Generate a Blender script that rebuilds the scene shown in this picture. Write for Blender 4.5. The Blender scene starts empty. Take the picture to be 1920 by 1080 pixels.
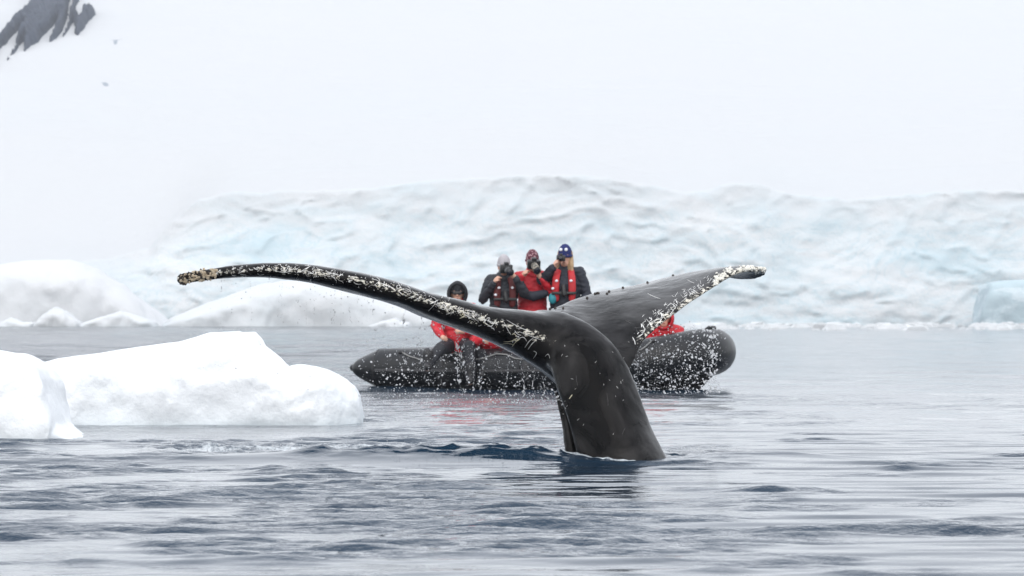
import bpy, bmesh, math, random
import numpy as np
from mathutils import Vector, Matrix
from mathutils.bvhtree import BVHTree

rng = np.random.default_rng(7)
random.seed(7)
sc = bpy.context.scene
C = sc.collection

# ------------------------------------------------------------------ camera, light, exposure
CAM_H, F, HOR = 0.95, 8000.0, 597.0          # eye height above the water, focal length and horizon row of a 1920 px frame
cam_d = bpy.data.cameras.new('camera')
cam = bpy.data.objects.new('camera', cam_d); C.objects.link(cam)
cam_d.sensor_width = 36; cam_d.lens = 150
cam_d.clip_start = 0.5; cam_d.clip_end = 6000
cam.location = (0, 0, CAM_H)
cam.rotation_euler = (math.radians(90) + math.atan((HOR - 540) / F), 0, 0)
cam_d.dof.use_dof = True; cam_d.dof.focus_distance = 28.8; cam_d.dof.aperture_fstop = 10.0
sc.camera = cam

SUN_EL, SUN_AZ = 40.0, 190.0                 # the sun behind thick cloud
world = bpy.data.worlds.new('World'); sc.world = world; world.use_nodes = True
wn, wl = world.node_tree.nodes, world.node_tree.links
wn.clear()
wo = wn.new('ShaderNodeOutputWorld'); bg = wn.new('ShaderNodeBackground')
sky = wn.new('ShaderNodeTexSky'); sky.sky_type = 'NISHITA'; sky.sun_disc = False
sky.sun_elevation = math.radians(SUN_EL); sky.sun_rotation = math.radians(SUN_AZ)
sky.air_density = 1.0; sky.dust_density = 3.0
vm = wn.new('ShaderNodeVectorMath'); vm.operation = 'SCALE'; vm.inputs['Scale'].default_value = 0.10
mx = wn.new('ShaderNodeMix'); mx.data_type = 'RGBA'; mx.inputs['Factor'].default_value = 0.86
# the cloud deck: even, a little brighter overhead, as an overcast sky is
tc = wn.new('ShaderNodeTexCoord'); sep = wn.new('ShaderNodeSeparateXYZ')
ramp = wn.new('ShaderNodeMapRange'); ramp.inputs['From Min'].default_value = -0.05; ramp.inputs['From Max'].default_value = 1.0
ramp.inputs['To Min'].default_value = 0.93; ramp.inputs['To Max'].default_value = 1.12
cloud = wn.new('ShaderNodeVectorMath'); cloud.operation = 'SCALE'; 
ctint = wn.new('ShaderNodeMix'); ctint.data_type = 'RGBA'; ctint.inputs['A'].default_value = (1.07, 1.095, 1.13, 1); ctint.inputs['B'].default_value = (1.02, 1.06, 1.15, 1)
wl.new(ctint.outputs['Result'], cloud.inputs[0])
wl.new(tc.outputs['Generated'], sep.inputs[0]); wl.new(sep.outputs['Z'], ramp.inputs['Value'])
wl.new(ramp.outputs['Result'], cloud.inputs['Scale'])
wl.new(sep.outputs['Z'], ctint.inputs['Factor'])
wl.new(sky.outputs[0], vm.inputs[0]); wl.new(vm.outputs[0], mx.inputs['A']); wl.new(cloud.outputs[0], mx.inputs['B'])
wl.new(mx.outputs['Result'], bg.inputs['Color']); bg.inputs['Strength'].default_value = 1.0
wl.new(bg.outputs[0], wo.inputs[0])

sun_d = bpy.data.lights.new('sun', 'SUN'); sun_d.energy = 0.9; sun_d.angle = math.radians(85); sun_d.color = (1, 0.97, 0.93)
sun = bpy.data.objects.new('sun', sun_d); C.objects.link(sun)
a_, e_ = math.radians(SUN_AZ), math.radians(SUN_EL)
sv = Vector((math.sin(a_) * math.cos(e_), math.cos(a_) * math.cos(e_), math.sin(e_)))
sun.rotation_euler = sv.to_track_quat('Z', 'Y').to_euler()

sc.view_settings.view_transform = 'Standard'; sc.view_settings.look = 'None'
sc.view_settings.exposure = 0.50; sc.view_settings.gamma = 1.0; sc.view_settings.use_curve_mapping = False
sc.render.engine = 'CYCLES'
sc.cycles.use_denoising = True
sc.cycles.max_bounces = 8; sc.cycles.diffuse_bounces = 4; sc.cycles.glossy_bounces = 4
sc.cycles.transmission_bounces = 6; sc.cycles.volume_bounces = 2
sc.cycles.caustics_reflective = False; sc.cycles.caustics_refractive = False

# ------------------------------------------------------------------ helpers
def P(px, py, Y):
    """pixel of the 1920 px frame at distance Y -> a point of the place"""
    return np.array([(px - 960) / F * Y, Y, CAM_H + (HOR - py) / F * Y])

_perm = np.random.default_rng(3).permutation(512)
_perm = np.concatenate([_perm, _perm, _perm])
_g3 = np.random.default_rng(4).normal(size=(512, 3)); _g3 /= np.linalg.norm(_g3, axis=1)[:, None]
def perlin(p):
    p = np.asarray(p, float); i = np.floor(p).astype(int); f = p - i; u = f * f * f * (f * (f * 6 - 15) + 10)
    r = 0
    for a in (0, 1):
        for b in (0, 1):
            for c in (0, 1):
                h = _perm[(_perm[(_perm[(i[:, 0] + a) & 511] + i[:, 1] + b) & 511] + i[:, 2] + c) & 511]
                d = (_g3[h] * (f - (a, b, c))).sum(1)
                w = (u[:, 0] if a else 1 - u[:, 0]) * (u[:, 1] if b else 1 - u[:, 1]) * (u[:, 2] if c else 1 - u[:, 2])
                r = r + d * w
    return r * 1.6
def fbm(p, octv=4, gain=0.5, lac=2.03, ridged=False):
    p = np.asarray(p, float); r = np.zeros(len(p)); a = 1.0
    for k in range(octv):
        n = perlin(p * lac ** k + 17.3 * k)
        r += a * ((1 - 2 * np.abs(n)) if ridged else n); a *= gain
    return r
def sstep(a, b, x):
    t = np.clip((x - a) / (b - a), 0, 1); return t * t * (3 - 2 * t)

def link_mesh(name, me, mat=None, parent=None, smooth=True):
    o = bpy.data.objects.new(name, me); C.objects.link(o)
    if mat is not None:
        for m in (mat if isinstance(mat, (list, tuple)) else [mat]): me.materials.append(m)
    if smooth: me.polygons.foreach_set('use_smooth', np.ones(len(me.polygons), bool))
    if parent is not None: o.parent = parent
    return o
def mesh_obj(name, V, Fc, mat=None, parent=None, smooth=True):
    me = bpy.data.meshes.new(name)
    me.from_pydata([tuple(v) for v in V], [], [tuple(f) for f in Fc]); me.update()
    return link_mesh(name, me, mat, parent, smooth)
def grid_faces(nr, nc, wrap=False, off=0):
    r = np.arange(nr - 1)[:, None]; c = np.arange(nc if wrap else nc - 1)[None, :]
    c2 = (c + 1) % nc
    a = r * nc + c; b = r * nc + c2; d = (r + 1) * nc + c; e = (r + 1) * nc + c2
    return (np.stack([a, b, e, d], -1).reshape(-1, 4) + off)
def fast_grid(name, V, nr, nc, mat, parent=None):
    Fc = grid_faces(nr, nc); me = bpy.data.meshes.new(name)
    me.vertices.add(len(V)); me.vertices.foreach_set('co', np.asarray(V, np.float32).ravel())
    me.loops.add(Fc.size); me.loops.foreach_set('vertex_index', Fc.astype(np.int32).ravel())
    me.polygons.add(len(Fc)); me.polygons.foreach_set('loop_start', np.arange(0, Fc.size, 4, dtype=np.int32))
    me.update(calc_edges=True)
    return link_mesh(name, me, mat, parent)
def attr(o, name, val):
    a = o.data.attributes.new(name, 'FLOAT', 'POINT'); a.data.foreach_set('value', np.asarray(val, np.float32))

class MB:
    """collects shapes for ONE mesh"""
    def __init__(s): s.V = []; s.F = []; s.n = 0
    def add(s, V, Fc):
        V = np.asarray(V, float); s.V.append(V); s.F += [tuple(int(i) + s.n for i in f) for f in Fc]; s.n += len(V); return s
    def loft(s, rings, cap=True):
        rings = np.asarray(rings, float); nr, nc, _ = rings.shape
        Fc = [tuple(f) for f in grid_faces(nr, nc, True)]
        if cap: Fc += [tuple(range(nc))[::-1], tuple((nr - 1) * nc + k for k in range(nc))]
        return s.add(rings.reshape(-1, 3), Fc)
    def tube(s, pts, rad, n=12, capr=True, squash=None, up=(0, 0, 1)):
        """round tapering tube; rad a number or one per point; squash = (a, b) scales of the two cross axes"""
        pts = np.asarray(pts, float); rad = np.full(len(pts), rad) if np.isscalar(rad) else np.asarray(rad, float)
        d0 = pts[0] - pts[1]; d0 /= np.linalg.norm(d0) + 1e-9; d1 = pts[-1] - pts[-2]; d1 /= np.linalg.norm(d1) + 1e-9
        if capr:
            A = [(pts[0] + d0 * rad[0] * math.sin(t), rad[0] * math.cos(t)) for t in (1.45, 1.0, 0.5)]
            B = [(pts[-1] + d1 * rad[-1] * math.sin(t), rad[-1] * math.cos(t)) for t in (0.5, 1.0, 1.45)]
            pts = np.array([a[0] for a in A] + list(pts) + [b[0] for b in B]); rad = np.array([a[1] for a in A] + list(rad) + [b[1] for b in B])
        T = np.gradient(pts, axis=0); T /= np.linalg.norm(T, axis=1)[:, None] + 1e-9
        u = np.cross(T[0], up)
        if np.linalg.norm(u) < 1e-3: u = np.cross(T[0], (0, 1, 0))
        rings = []; sa, sb = squash or (1, 1)
        for p, t, r in zip(pts, T, rad):
            u = u - t * (u @ t); u /= np.linalg.norm(u); v = np.cross(t, u)
            an = np.arange(n) * 2 * math.pi / n
            rings.append(p + r * (np.cos(an)[:, None] * u * sa + np.sin(an)[:, None] * v * sb))
        return s.loft(rings)
    def ball(s, c, r, n=16, m=9, rot=None):
        r = np.array([r] * 3 if np.isscalar(r) else r, float); rings = []
        for j in range(m):
            ph = -math.pi / 2 + math.pi * (j + 0.35) / (m - 0.3) if 0 < j < m - 1 else (-1.5 if j == 0 else 1.5)
            an = np.arange(n) * 2 * math.pi / n
            q = np.stack([np.cos(an) * math.cos(ph), np.sin(an) * math.cos(ph), np.full(n, math.sin(ph))], -1) * r
            if rot is not None: q = q @ np.array(rot).T
            rings.append(q + np.asarray(c, float))
        return s.loft(rings)
    def box(s, c, h, rot=None):
        q = np.array([(x, y, z) for x in (-1, 1) for y in (-1, 1) for z in (-1, 1)], float) * np.asarray(h, float)
        if rot is not None: q = q @ np.array(rot).T
        return s.add(q + np.asarray(c, float), [(0, 1, 3, 2), (4, 6, 7, 5), (0, 4, 5, 1), (2, 3, 7, 6), (0, 2, 6, 4), (1, 5, 7, 3)])
    def build(s, name, mat, parent=None, smooth=True, bevel=0):
        o = mesh_obj(name, np.vstack(s.V), s.F, mat, parent, smooth)
        if bevel:
            m = o.modifiers.new('bev', 'BEVEL'); m.width = bevel; m.segments = 2
            bake(o)
        return o
    def fuse(s, name, mat, parent=None, voxel=0.01, smooth=4, factor=0.5):
        o = mesh_obj(name, np.vstack(s.V), s.F, None, None)
        m = o.modifiers.new('r', 'REMESH'); m.mode = 'VOXEL'; m.voxel_size = voxel; m.use_smooth_shade = True
        if smooth:
            k = o.modifiers.new('s', 'SMOOTH'); k.factor = factor; k.iterations = smooth
        bake(o)
        for q in (mat if isinstance(mat, (list, tuple)) else [mat]): o.data.materials.append(q)
        if parent is not None: o.parent = parent
        return o
def bake(o):
    dg = bpy.context.evaluated_depsgraph_get(); dg.update()
    me = bpy.data.meshes.new_from_object(o.evaluated_get(dg)); old = o.data; o.modifiers.clear(); o.data = me
    me.name = old.name + '_mesh'; bpy.data.meshes.remove(old)
    me.polygons.foreach_set('use_smooth', np.ones(len(me.polygons), bool))
def coords(o):
    V = np.empty(len(o.data.vertices) * 3, np.float32); o.data.vertices.foreach_get('co', V); return V.reshape(-1, 3).astype(float)
def set_coords(o, V):
    o.data.vertices.foreach_set('co', np.asarray(V, np.float32).ravel()); o.data.update()
def empty(name, loc, label, cat, group=None, rz=0, scale=1):
    o = bpy.data.objects.new(name, None); C.objects.link(o); o.location = loc; o.rotation_euler = (0, 0, rz); o.scale = (scale,) * 3
    return tag(o, label, cat, group)
def tag(o, label=None, cat=None, group=None, kind=None):
    if label: o['label'] = label
    if cat: o['category'] = cat
    if group: o['group'] = group
    if kind: o['kind'] = kind
    return o
def catmull(K, n):
    K = np.asarray(K, float); t = np.linspace(0, len(K) - 1, n); i = np.clip(t.astype(int), 0, len(K) - 2); f = (t - i)[:, None]
    g = lambda j: K[np.clip(j, 0, len(K) - 1)]
    p0, p1, p2, p3 = g(i - 1), g(i), g(i + 1), g(i + 2)
    return 0.5 * (2 * p1 + (p2 - p0) * f + (2 * p0 - 5 * p1 + 4 * p2 - p3) * f ** 2 + (3 * p1 - p0 - 3 * p2 + p3) * f ** 3)

# ------------------------------------------------------------------ materials
class NT:
    def __init__(s, name):
        s.m = bpy.data.materials.new(name); s.m.use_nodes = True; s.t = s.m.node_tree; s.n = s.t.nodes; s.l = s.t.links
        s.b = s.n['Principled BSDF']
    def new(s, t, **kw):
        n = s.n.new(t)
        for k, v in kw.items():
            if k.startswith('_'): setattr(n, k[1:], v)
            else: n.inputs[k.replace('__', ' ')].default_value = v
        return n
    def link(s, a, b): s.l.new(a, b)
    def coord(s, scale=(1, 1, 1), rot=(0, 0, 0)):
        tc = s.new('ShaderNodeTexCoord'); mp = s.new('ShaderNodeMapping'); mp.inputs['Scale'].default_value = scale; mp.inputs['Rotation'].default_value = rot
        s.link(tc.outputs['Object'], mp.inputs[0]); return mp.outputs[0]
    def noise(s, scale, detail=4, rough=0.55, co=None, dist=0):
        n = s.new('ShaderNodeTexNoise', Scale=scale, Detail=detail, Roughness=rough, Distortion=dist)
        s.link(co if co is not None else s.coord(), n.inputs['Vector']); return n.outputs[0]
    def ramp(s, fac, stops):
        r = s.new('ShaderNodeValToRGB'); e = r.color_ramp.elements
        while len(e) < len(stops): e.new(0.5)
        for k, (p, c) in enumerate(stops):
            e[k].position = p; e[k].color = (c, c, c, 1) if np.isscalar(c) else (*c, 1)
        s.link(fac, r.inputs[0]); return r.outputs[0]
    def mix(s, fac, a, b):
        m = s.new('ShaderNodeMix', _data_type='RGBA')
        for v, k in ((fac, 'Factor'), (a, 'A'), (b, 'B')):
            if hasattr(v, 'is_output'): s.link(v, m.inputs[k])
            elif k == 'Factor': m.inputs[k].default_value = v
            else: m.inputs[k].default_value = (*v, 1)
        return m.outputs['Result']
    def math(s, op, a, b=0.0):
        m = s.new('ShaderNodeMath', _operation=op)
        for v, k in ((a, 0), (b, 1)):
            if hasattr(v, 'is_output'): s.link(v, m.inputs[k])
            else: m.inputs[k].default_value = v
        return m.outputs[0]
    def attr(s, name): return s.new('ShaderNodeAttribute', _attribute_name=name).outputs['Fac']
    def bump(s, h, dist=0.01, strength=1.0):
        b = s.new('ShaderNodeBump', Distance=dist, Strength=strength); s.link(h, b.inputs['Height']); s.link(b.outputs[0], s.b.inputs['Normal']); return b
    def set(s, **kw):
        for k, v in kw.items():
            k = k.replace('__', ' ')
            if hasattr(v, 'is_output'): s.link(v, s.b.inputs[k])
            else: s.b.inputs[k].default_value = (*v, 1) if k in ('Base Color',) else v
        return s.m

def cloth(name, col, rough=0.8, var=0.35, scale=14):
    n = NT(name); f = n.noise(scale, 5, 0.6)
    c = n.mix(f, tuple(x * (1 - var) for x in col), tuple(min(1, x * (1 + var)) for x in col))
    n.bump(n.noise(scale * 0.8, 3), 0.02, 0.6)
    return n.set(Base__Color=c, Roughness=rough)
def plain(name, col, rough=0.5, metal=0.0):
    n = NT(name); f = n.noise(9, 3)
    return n.set(Base__Color=n.mix(f, tuple(x * 0.85 for x in col), tuple(min(1, x * 1.15) for x in col)), Roughness=rough, Metallic=metal)

# water
n = NT('sea_water')
foam_m = n.attr('foam'); ob = n.coord()
fn = n.math('ADD', n.math('MULTIPLY', n.noise(16.0, 8, 0.8, co=n.coord((1, 0.3, 1))), 0.6), n.math('MULTIPLY', n.noise(3.0, 5, 0.7, co=n.coord((1, 0.6, 1))), 0.4))
ff = n.math('GREATER_THAN', n.math('ADD', foam_m, fn), 1.0)
ff = n.ramp(n.math('ADD', n.math('MULTIPLY', foam_m, 0.30), n.math('MULTIPLY', fn, 0.70)), [(0.575, 0.0), (0.68, 0.9)])
deep = n.mix(n.noise(0.4, 2), (0.006, 0.021, 0.042), (0.011, 0.032, 0.058))
n1 = n.noise(11.0, 4, 0.6, co=n.coord((0.8, 1, 1))); n2 = n.noise(1.6, 3, 0.6, co=n.coord((0.7, 1, 1)))
chop = n.attr('chop')
bm1 = n.new('ShaderNodeBump', Distance=0.022); n.link(n.math('MULTIPLY', n1, chop), bm1.inputs['Height'])
wind = n.ramp(n.noise(0.10, 9, 0.78, co=n.coord((2.6, 1, 1))), [(0.40, 0.08), (0.60, 1.0)])
bm2 = n.new('ShaderNodeBump', Distance=0.55); n.link(n.math('MULTIPLY', n.math('MULTIPLY', n2, wind), n.attr('far')), bm2.inputs['Height']); n.link(bm1.outputs[0], bm2.inputs['Normal'])
n.link(bm2.outputs[0], n.b.inputs['Normal'])
M_WATER = n.set(Base__Color=n.mix(ff, deep, (0.62, 0.66, 0.68)), IOR=1.333,
                Roughness=n.new('ShaderNodeMapRange', To__Min=0.03, To__Max=0.6).outputs[0])
n.link(ff, n.n['Map Range'].inputs['Value'])

# snow and ice
def ice_mat(name, blue=0.5, scale=0.12, use_attr=False, bump=0.3, bscale=0.8, white=(0.90, 0.92, 0.935), own=0.8, cracks=False):
    n = NT(name)
    f = n.noise(scale, 6, 0.62, co=n.coord((1, 1, 2.4), (0, 0.25, 0)), dist=0.6)
    f2 = n.ramp(f, [(0.42, 0.0), (0.66, 1.0)])
    fac = n.math('MULTIPLY', f2, blue)
    if use_attr: fac = n.math('MINIMUM', n.math('ADD', n.math('MULTIPLY', fac, own), n.math('MULTIPLY', n.attr('blue'), blue)), 1.0)
    n.bump(n.noise(bscale, 5, 0.6), bump, 0.7)
    if cracks:
        cr = n.noise(0.16, 5, 0.62, co=n.coord((0.9, 1, 1.9), (0, 0.5, 0)), dist=1.4)
        ln = n.ramp(n.math('ABSOLUTE', n.math('SUBTRACT', cr, 0.5)), [(0.0, 1.0), (0.028, 0.0)])
        cr2 = n.noise(0.5, 4, 0.6, co=n.coord((0.6, 1, 1.8), (0, -0.4, 0)), dist=0.8)
        ln2 = n.ramp(n.math('ABSOLUTE', n.math('SUBTRACT', cr2, 0.5)), [(0.0, 0.6), (0.03, 0.0)])
        fac = n.math('MINIMUM', n.math('ADD', fac, n.math('MULTIPLY', n.math('MAXIMUM', ln, ln2), n.math('MULTIPLY', n.math('SUBTRACT', 1.0, n.attr('cap')), 0.50))), 1.0)
        white = n.mix(n.attr('cap'), white, (0.525, 0.54, 0.55))
    return n.set(Base__Color=n.mix(fac, white, (0.42, 0.52, 0.56)), Roughness=0.75)
M_GLACIER = ice_mat('glacier_ice', 0.5, 0.10, True, 0.35, 0.5, cracks=True, white=(0.59, 0.605, 0.612))
M_SNOW = ice_mat('slope_snow', 0.06, 0.01, False, 0.4, 0.15, white=(0.497, 0.507, 0.515))
M_FARBERG = ice_mat('far_berg_ice', 0.25, 0.12, True, 0.2, 0.6, white=(0.60, 0.615, 0.625))
M_MOUND = ice_mat('mound_snow', 0.25, 0.12, True, 0.2, 0.6, white=(0.60, 0.61, 0.62), own=0.3)
M_BERG = ice_mat('near_berg_ice', 0.5, 1.2, True, 0.03, 6.0, own=0.14, white=(0.84, 0.86, 0.875))
M_BLUEICE = ice_mat('blue_ice', 1.0, 0.3, True, 0.3, 0.8)
n = NT('dark_rock')
n.bump(n.noise(0.6, 6, 0.7), 1.0, 0.8)
M_ROCK = n.set(Base__Color=n.mix(n.noise(0.35, 6, 0.7), (0.008, 0.014, 0.03), (0.05, 0.07, 0.11)), Roughness=0.9)

# whale
n = NT('whale_skin')
e = n.attr('edge')                                     # how near the scarred leading edges a point lies
s1 = n.noise(16, 5, 0.7, co=n.coord((1, 1, 1.6), (0.3, 0.5, 0.2)), dist=1.2)
s2 = n.noise(50, 3, 0.7, co=n.coord((1, 1, 2.5), (0.4, 0.9, 0)), dist=0.8)
sc_f = n.ramp(n.math('ADD', n.math('MULTIPLY', s1, 0.65), n.math('ADD', n.math('MULTIPLY', s2, 0.35), n.math('MULTIPLY', e, 0.13))), [(0.635, 0.0), (0.655, 1.0)])
sc_f = n.math('MULTIPLY', sc_f, n.ramp(e, [(0.0, 0.0), (0.3, 1.0)]))
mott = n.ramp(n.noise(2.6, 6, 0.62, dist=0.8), [(0.40, 0.0), (0.60, 1.0)])
base = n.mix(mott, (0.0015, 0.0015, 0.0018), (0.013, 0.0118, 0.0115))
n.link(n.math('ADD', n.math('MULTIPLY', mott, 0.30), 0.20), n.b.inputs['Specular IOR Level'])
fine = n.noise(90, 4, 0.7)
bh = n.math('ADD', n.math('MULTIPLY', n.noise(7, 4, 0.55), 1.0), n.math('MULTIPLY', fine, 0.10))
n.bump(bh, 0.010, 0.5)
rg = n.math('ADD', n.math('MULTIPLY', n.noise(12, 4, 0.7), 0.14), 0.07)
M_WHALE = n.set(Base__Color=n.mix(sc_f, base, n.mix(n.noise(30, 2), (0.75, 0.74, 0.70), (0.55, 0.50, 0.38))), Roughness=rg, IOR=1.27)
M_SCAR = plain('pale_scar', (0.80, 0.80, 0.78), 0.55)
M_SCARG = plain('grey_scar', (0.10, 0.10, 0.10), 0.5)
M_SCARY = plain('cream_scar', (0.66, 0.60, 0.42), 0.6)
M_GOUGE = plain('black_gouge', (0.002, 0.002, 0.002), 0.7); M_GOUGE.node_tree.nodes['Principled BSDF'].inputs['Specular IOR Level'].default_value = 0.1
M_BARN = NT('barnacle_shell'); M_BARN = M_BARN.set(Base__Color=M_BARN.mix(M_BARN.noise(40, 3), (0.30, 0.20, 0.11), (0.72, 0.66, 0.52)), Roughness=0.7)
M_BARNW = NT('pale_barnacle_shell'); M_BARNW = M_BARNW.set(Base__Color=M_BARNW.mix(M_BARNW.noise(40, 3), (0.62, 0.60, 0.52), (0.85, 0.84, 0.80)), Roughness=0.6)
M_BARND = plain('dark_barnacle_shell', (0.03, 0.022, 0.018), 0.6)
n = NT('water_drop'); M_DROP = n.set(Base__Color=(0.97, 0.98, 1.0), Roughness=0.12, IOR=1.333); n.b.inputs['Transmission Weight'].default_value = 0.55

# boat
n = NT('grey_rubber_tube')
n.bump(n.noise(6, 4), 0.01, 0.5)
M_TUBE = n.set(Base__Color=n.mix(n.noise(5, 5, 0.7), (0.003, 0.0035, 0.0045), (0.016, 0.0175, 0.021)), Roughness=n.math('ADD', n.math('MULTIPLY', n.noise(3, 4), 0.3), 0.18), IOR=1.38)
M_RUBBER = plain('black_rubber', (0.012, 0.012, 0.014), 0.5)
M_DECK = plain('deck_metal', (0.22, 0.23, 0.24), 0.5)
M_ROPE = plain('grey_rope', (0.28, 0.28, 0.27), 0.8)
M_MOTOR = plain('motor_cowl', (0.02, 0.022, 0.026), 0.3)

M_SKIN = plain('skin', (0.62, 0.36, 0.26), 0.5)
M_RED = cloth('red_jacket', (0.50, 0.010, 0.022), 0.6, 0.35)
M_REDV = cloth('red_vest', (0.48, 0.015, 0.022), 0.6, 0.4)
M_DKRED = cloth('dull_red_vest', (0.10, 0.012, 0.012), 0.7, 0.5)
M_NAVY = cloth('black_navy_jacket', (0.014, 0.018, 0.030), 0.7, 0.4)
M_CHAR = cloth('charcoal_jacket', (0.022, 0.026, 0.034), 0.7, 0.4)
M_TROU = cloth('black_trousers', (0.012, 0.013, 0.018), 0.7, 0.4)
M_BLUEB = cloth('blue_knit', (0.012, 0.02, 0.11), 0.9, 0.4, 60)
M_GREYB = cloth('grey_knit', (0.42, 0.40, 0.42), 0.9, 0.25, 60)
n = NT('maroon_knit'); M_MARB = n.set(Base__Color=n.mix(n.ramp(n.noise(34, 2, 0.6), [(0.55, 0.0), (0.6, 1.0)]), (0.09, 0.02, 0.035), (0.45, 0.28, 0.30)), Roughness=0.9)
M_BLACKB = cloth('black_knit', (0.012, 0.013, 0.017), 0.9, 0.4, 60)
M_HAIR = cloth('blond_hair', (0.40, 0.27, 0.15), 0.6, 0.35, 60)
M_HAIRD = cloth('brown_hair', (0.06, 0.035, 0.02), 0.6, 0.35, 60)
M_WHITE = plain('white_patch', (0.8, 0.82, 0.86), 0.5)
M_TEAL = plain('teal_patch', (0.02, 0.25, 0.30), 0.5)
M_CAMB = plain('camera_black', (0.012, 0.012, 0.013), 0.35)
M_CAMO = NT('mottled_cover'); M_CAMO = M_CAMO.set(Base__Color=M_CAMO.mix(M_CAMO.ramp(M_CAMO.noise(30, 2), [(0.45, 0.0), (0.55, 1.0)]), (0.05, 0.05, 0.04), (0.30, 0.27, 0.22)), Roughness=0.8)
M_LENS = plain('lens_glass', (0.01, 0.012, 0.02), 0.05)
M_EYE = plain('eye_dark', (0.02, 0.015, 0.012), 0.2)
M_LIP = plain('lip', (0.40, 0.14, 0.12), 0.5)

# ------------------------------------------------------------------ water
def wave_rows():
    Y = list(np.arange(-30, 12, 2.0)); y = 12.0
    while y < 34: Y.append(y); y += 0.028
    st = 0.03
    while y < 60: Y.append(y); st = min(st * 1.012, 0.16); y += st
    while y < 620: Y.append(y); st *= 1.0125; y += st
    return np.array(Y)
WY = wave_rows()
WU = np.arange(-4.3, 4.3001, 0.034)
o_ = [4.3]; st = 0.05
while o_[-1] < 60: o_.append(o_[-1] + st); st *= 1.18
o_ = np.array(o_[1:]); WU = np.concatenate([-o_[::-1], WU, o_])
WS = np.maximum(1.0, WY / 28.0)
X, Yg = WU[None, :] * WS[:, None], np.repeat(WY[:, None], len(WU), 1)
XS = X / WS[:, None]
wr = np.random.default_rng(21)
H = np.zeros_like(X)
calm = 0.5 + 0.5 * np.clip(fbm(np.stack([X.ravel() * 0.22, Yg.ravel() * 0.10, np.zeros(X.size)], -1), 3).reshape(X.shape) * 1.5, -1, 1)
calm = 0.55 + 0.65 * calm
calm *= 1.0 - 0.35 * sstep(-0.4, 1.8, XS)                     # the right side of the bay lies smoother
nearw = (Yg < 75).ravel()
pat = np.full(X.size, 0.4)
pc = np.stack([X.ravel(), Yg.ravel(), np.zeros(X.size)], -1)[nearw]
pat[nearw] = fbm(pc * (0.75, 0.62, 1) + 3.7, 3, 0.55) * 0.9 + fbm(pc * (0.16, 0.12, 1), 2) * 0.6 + 0.02
pat = pat.reshape(X.shape) + 0.30 - 0.42 * sstep(-1.0, 1.8, XS) - 0.9 * np.exp(-((Yg - 35.5) / 2.6) ** 2) * (1 - sstep(-1.5, -0.8, XS))
pat = pat - 0.35 * np.exp(-((X - 0.62) / 0.4) ** 2) * (Yg < 27.6) * sstep(19, 22, Yg)
patch = sstep(-0.05, 0.50, pat)                                          # cat's-paws: where small wavelets stand up
for k in range(130):
    lam = 0.12 * (8.0 ** (wr.random() ** 1.45)); kk = 2 * math.pi / lam
    th = math.radians(90 + wr.normal() * (15 if lam < 0.6 else 24)); ph = wr.random() * 6.283
    A = 0.0019 * lam ** 0.90 * (0.6 + 0.8 * wr.random())
    fade = 1 - sstep(30 + lam * 10, 34 + lam * 60, Yg)
    s = np.sin(kk * (X * math.cos(th) + Yg * math.sin(th)) + ph + 0.5 * calm)
    H += A * fade * s * ((0.46 - 0.16 * sstep(-0.5, 1.5, XS) + 1.75 * patch) if lam < 0.75 else 0.50)
H += 0.006 * np.sin(Yg * 2.2 + X * 0.25 + 1.0) * 0.7 * (1 - sstep(50, 80, Yg))
for k in range(46):                                                      # long-crested fine ripples that line the calmer water
    lam = 0.20 * (4.0 ** wr.random()); kk = 2 * math.pi / lam; th = math.radians(90 + wr.normal() * 5); ph = wr.random() * 6.283
    H += 0.0016 * lam * (0.6 + 0.8 * wr.random()) * (1 - sstep(34 + lam * 14, 36 + lam * 70, Yg)) * (0.45 + 1.0 * sstep(-0.8, 0.6, XS)) * np.sin(kk * (X * math.cos(th) + Yg * math.sin(th)) + ph + 1.5 * calm)
for k in range(34):
    lam = 1.6 * (5.0 ** wr.random()); kk = 2 * math.pi / lam; th = math.radians(90 + wr.normal() * 30); ph = wr.random() * 6.283
    H += 0.0011 * lam * (0.6 + 0.8 * wr.random()) * sstep(32, 52, Yg) * (1 - sstep(lam * 34, lam * 90, Yg)) * np.sin(kk * (X * math.cos(th) + Yg * math.sin(th)) + ph) * (1.25 - 0.75 * sstep(-1.2, 1.0, XS))
# the smooth swell pushed up before the tail
crY = 28.05 + 0.10 * np.sin(X * 0.7 + 0.5) + 0.10 * (X > 0) * np.minimum(X, 3)
wig = np.clip((Yg - crY), -3, 3)
amp = 0.088 * (1 - sstep(1.5, 3.2, X)) * (0.80 + 0.2 * np.sin(X * 1.3 + 2.0)) * (1 - 0.90 * np.exp(-((X - 0.85) / 0.42) ** 2))
amp = np.where(np.abs(X) > 8, 0, amp)
prof = np.where(wig < 0, np.exp(-(wig / 0.40) ** 2), np.exp(-(wig / 0.25) ** 2))
damp = 1 - 0.88 * np.where(np.abs(X) < 8, np.exp(-(np.minimum(wig + 0.35, 0) / 0.35) ** 2) * np.exp(-(np.maximum(wig, 0) / 0.1) ** 2), 0) * (amp / 0.088).clip(0, 1)
H = H * damp + amp * prof
# broken water behind the swell, round the tail
pp = np.stack([X.ravel(), Yg.ravel(), np.zeros(X.size)], -1)
churn_m = np.exp(-((Yg - crY - 0.12 - 0.35 * sstep(0.1, 0.5, X)) / 0.24) ** 2) * (sstep(-1.6, -1.2, X) * (1 - sstep(1.2, 1.6, X)) * 1.0 + 0.35 * sstep(-3.6, -3.0, X) * (1 - sstep(-2.2, -1.6, X)))
near = (np.abs(Yg - 28.6) < 1.6).ravel()
ch = np.zeros(X.size); ch[near] = fbm(pp[near] * (2.0, 3.6, 1), 4, 0.5, ridged=True) - 0.2
H += churn_m * 0.055 * (ch.reshape(X.shape) - 0.5)
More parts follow.
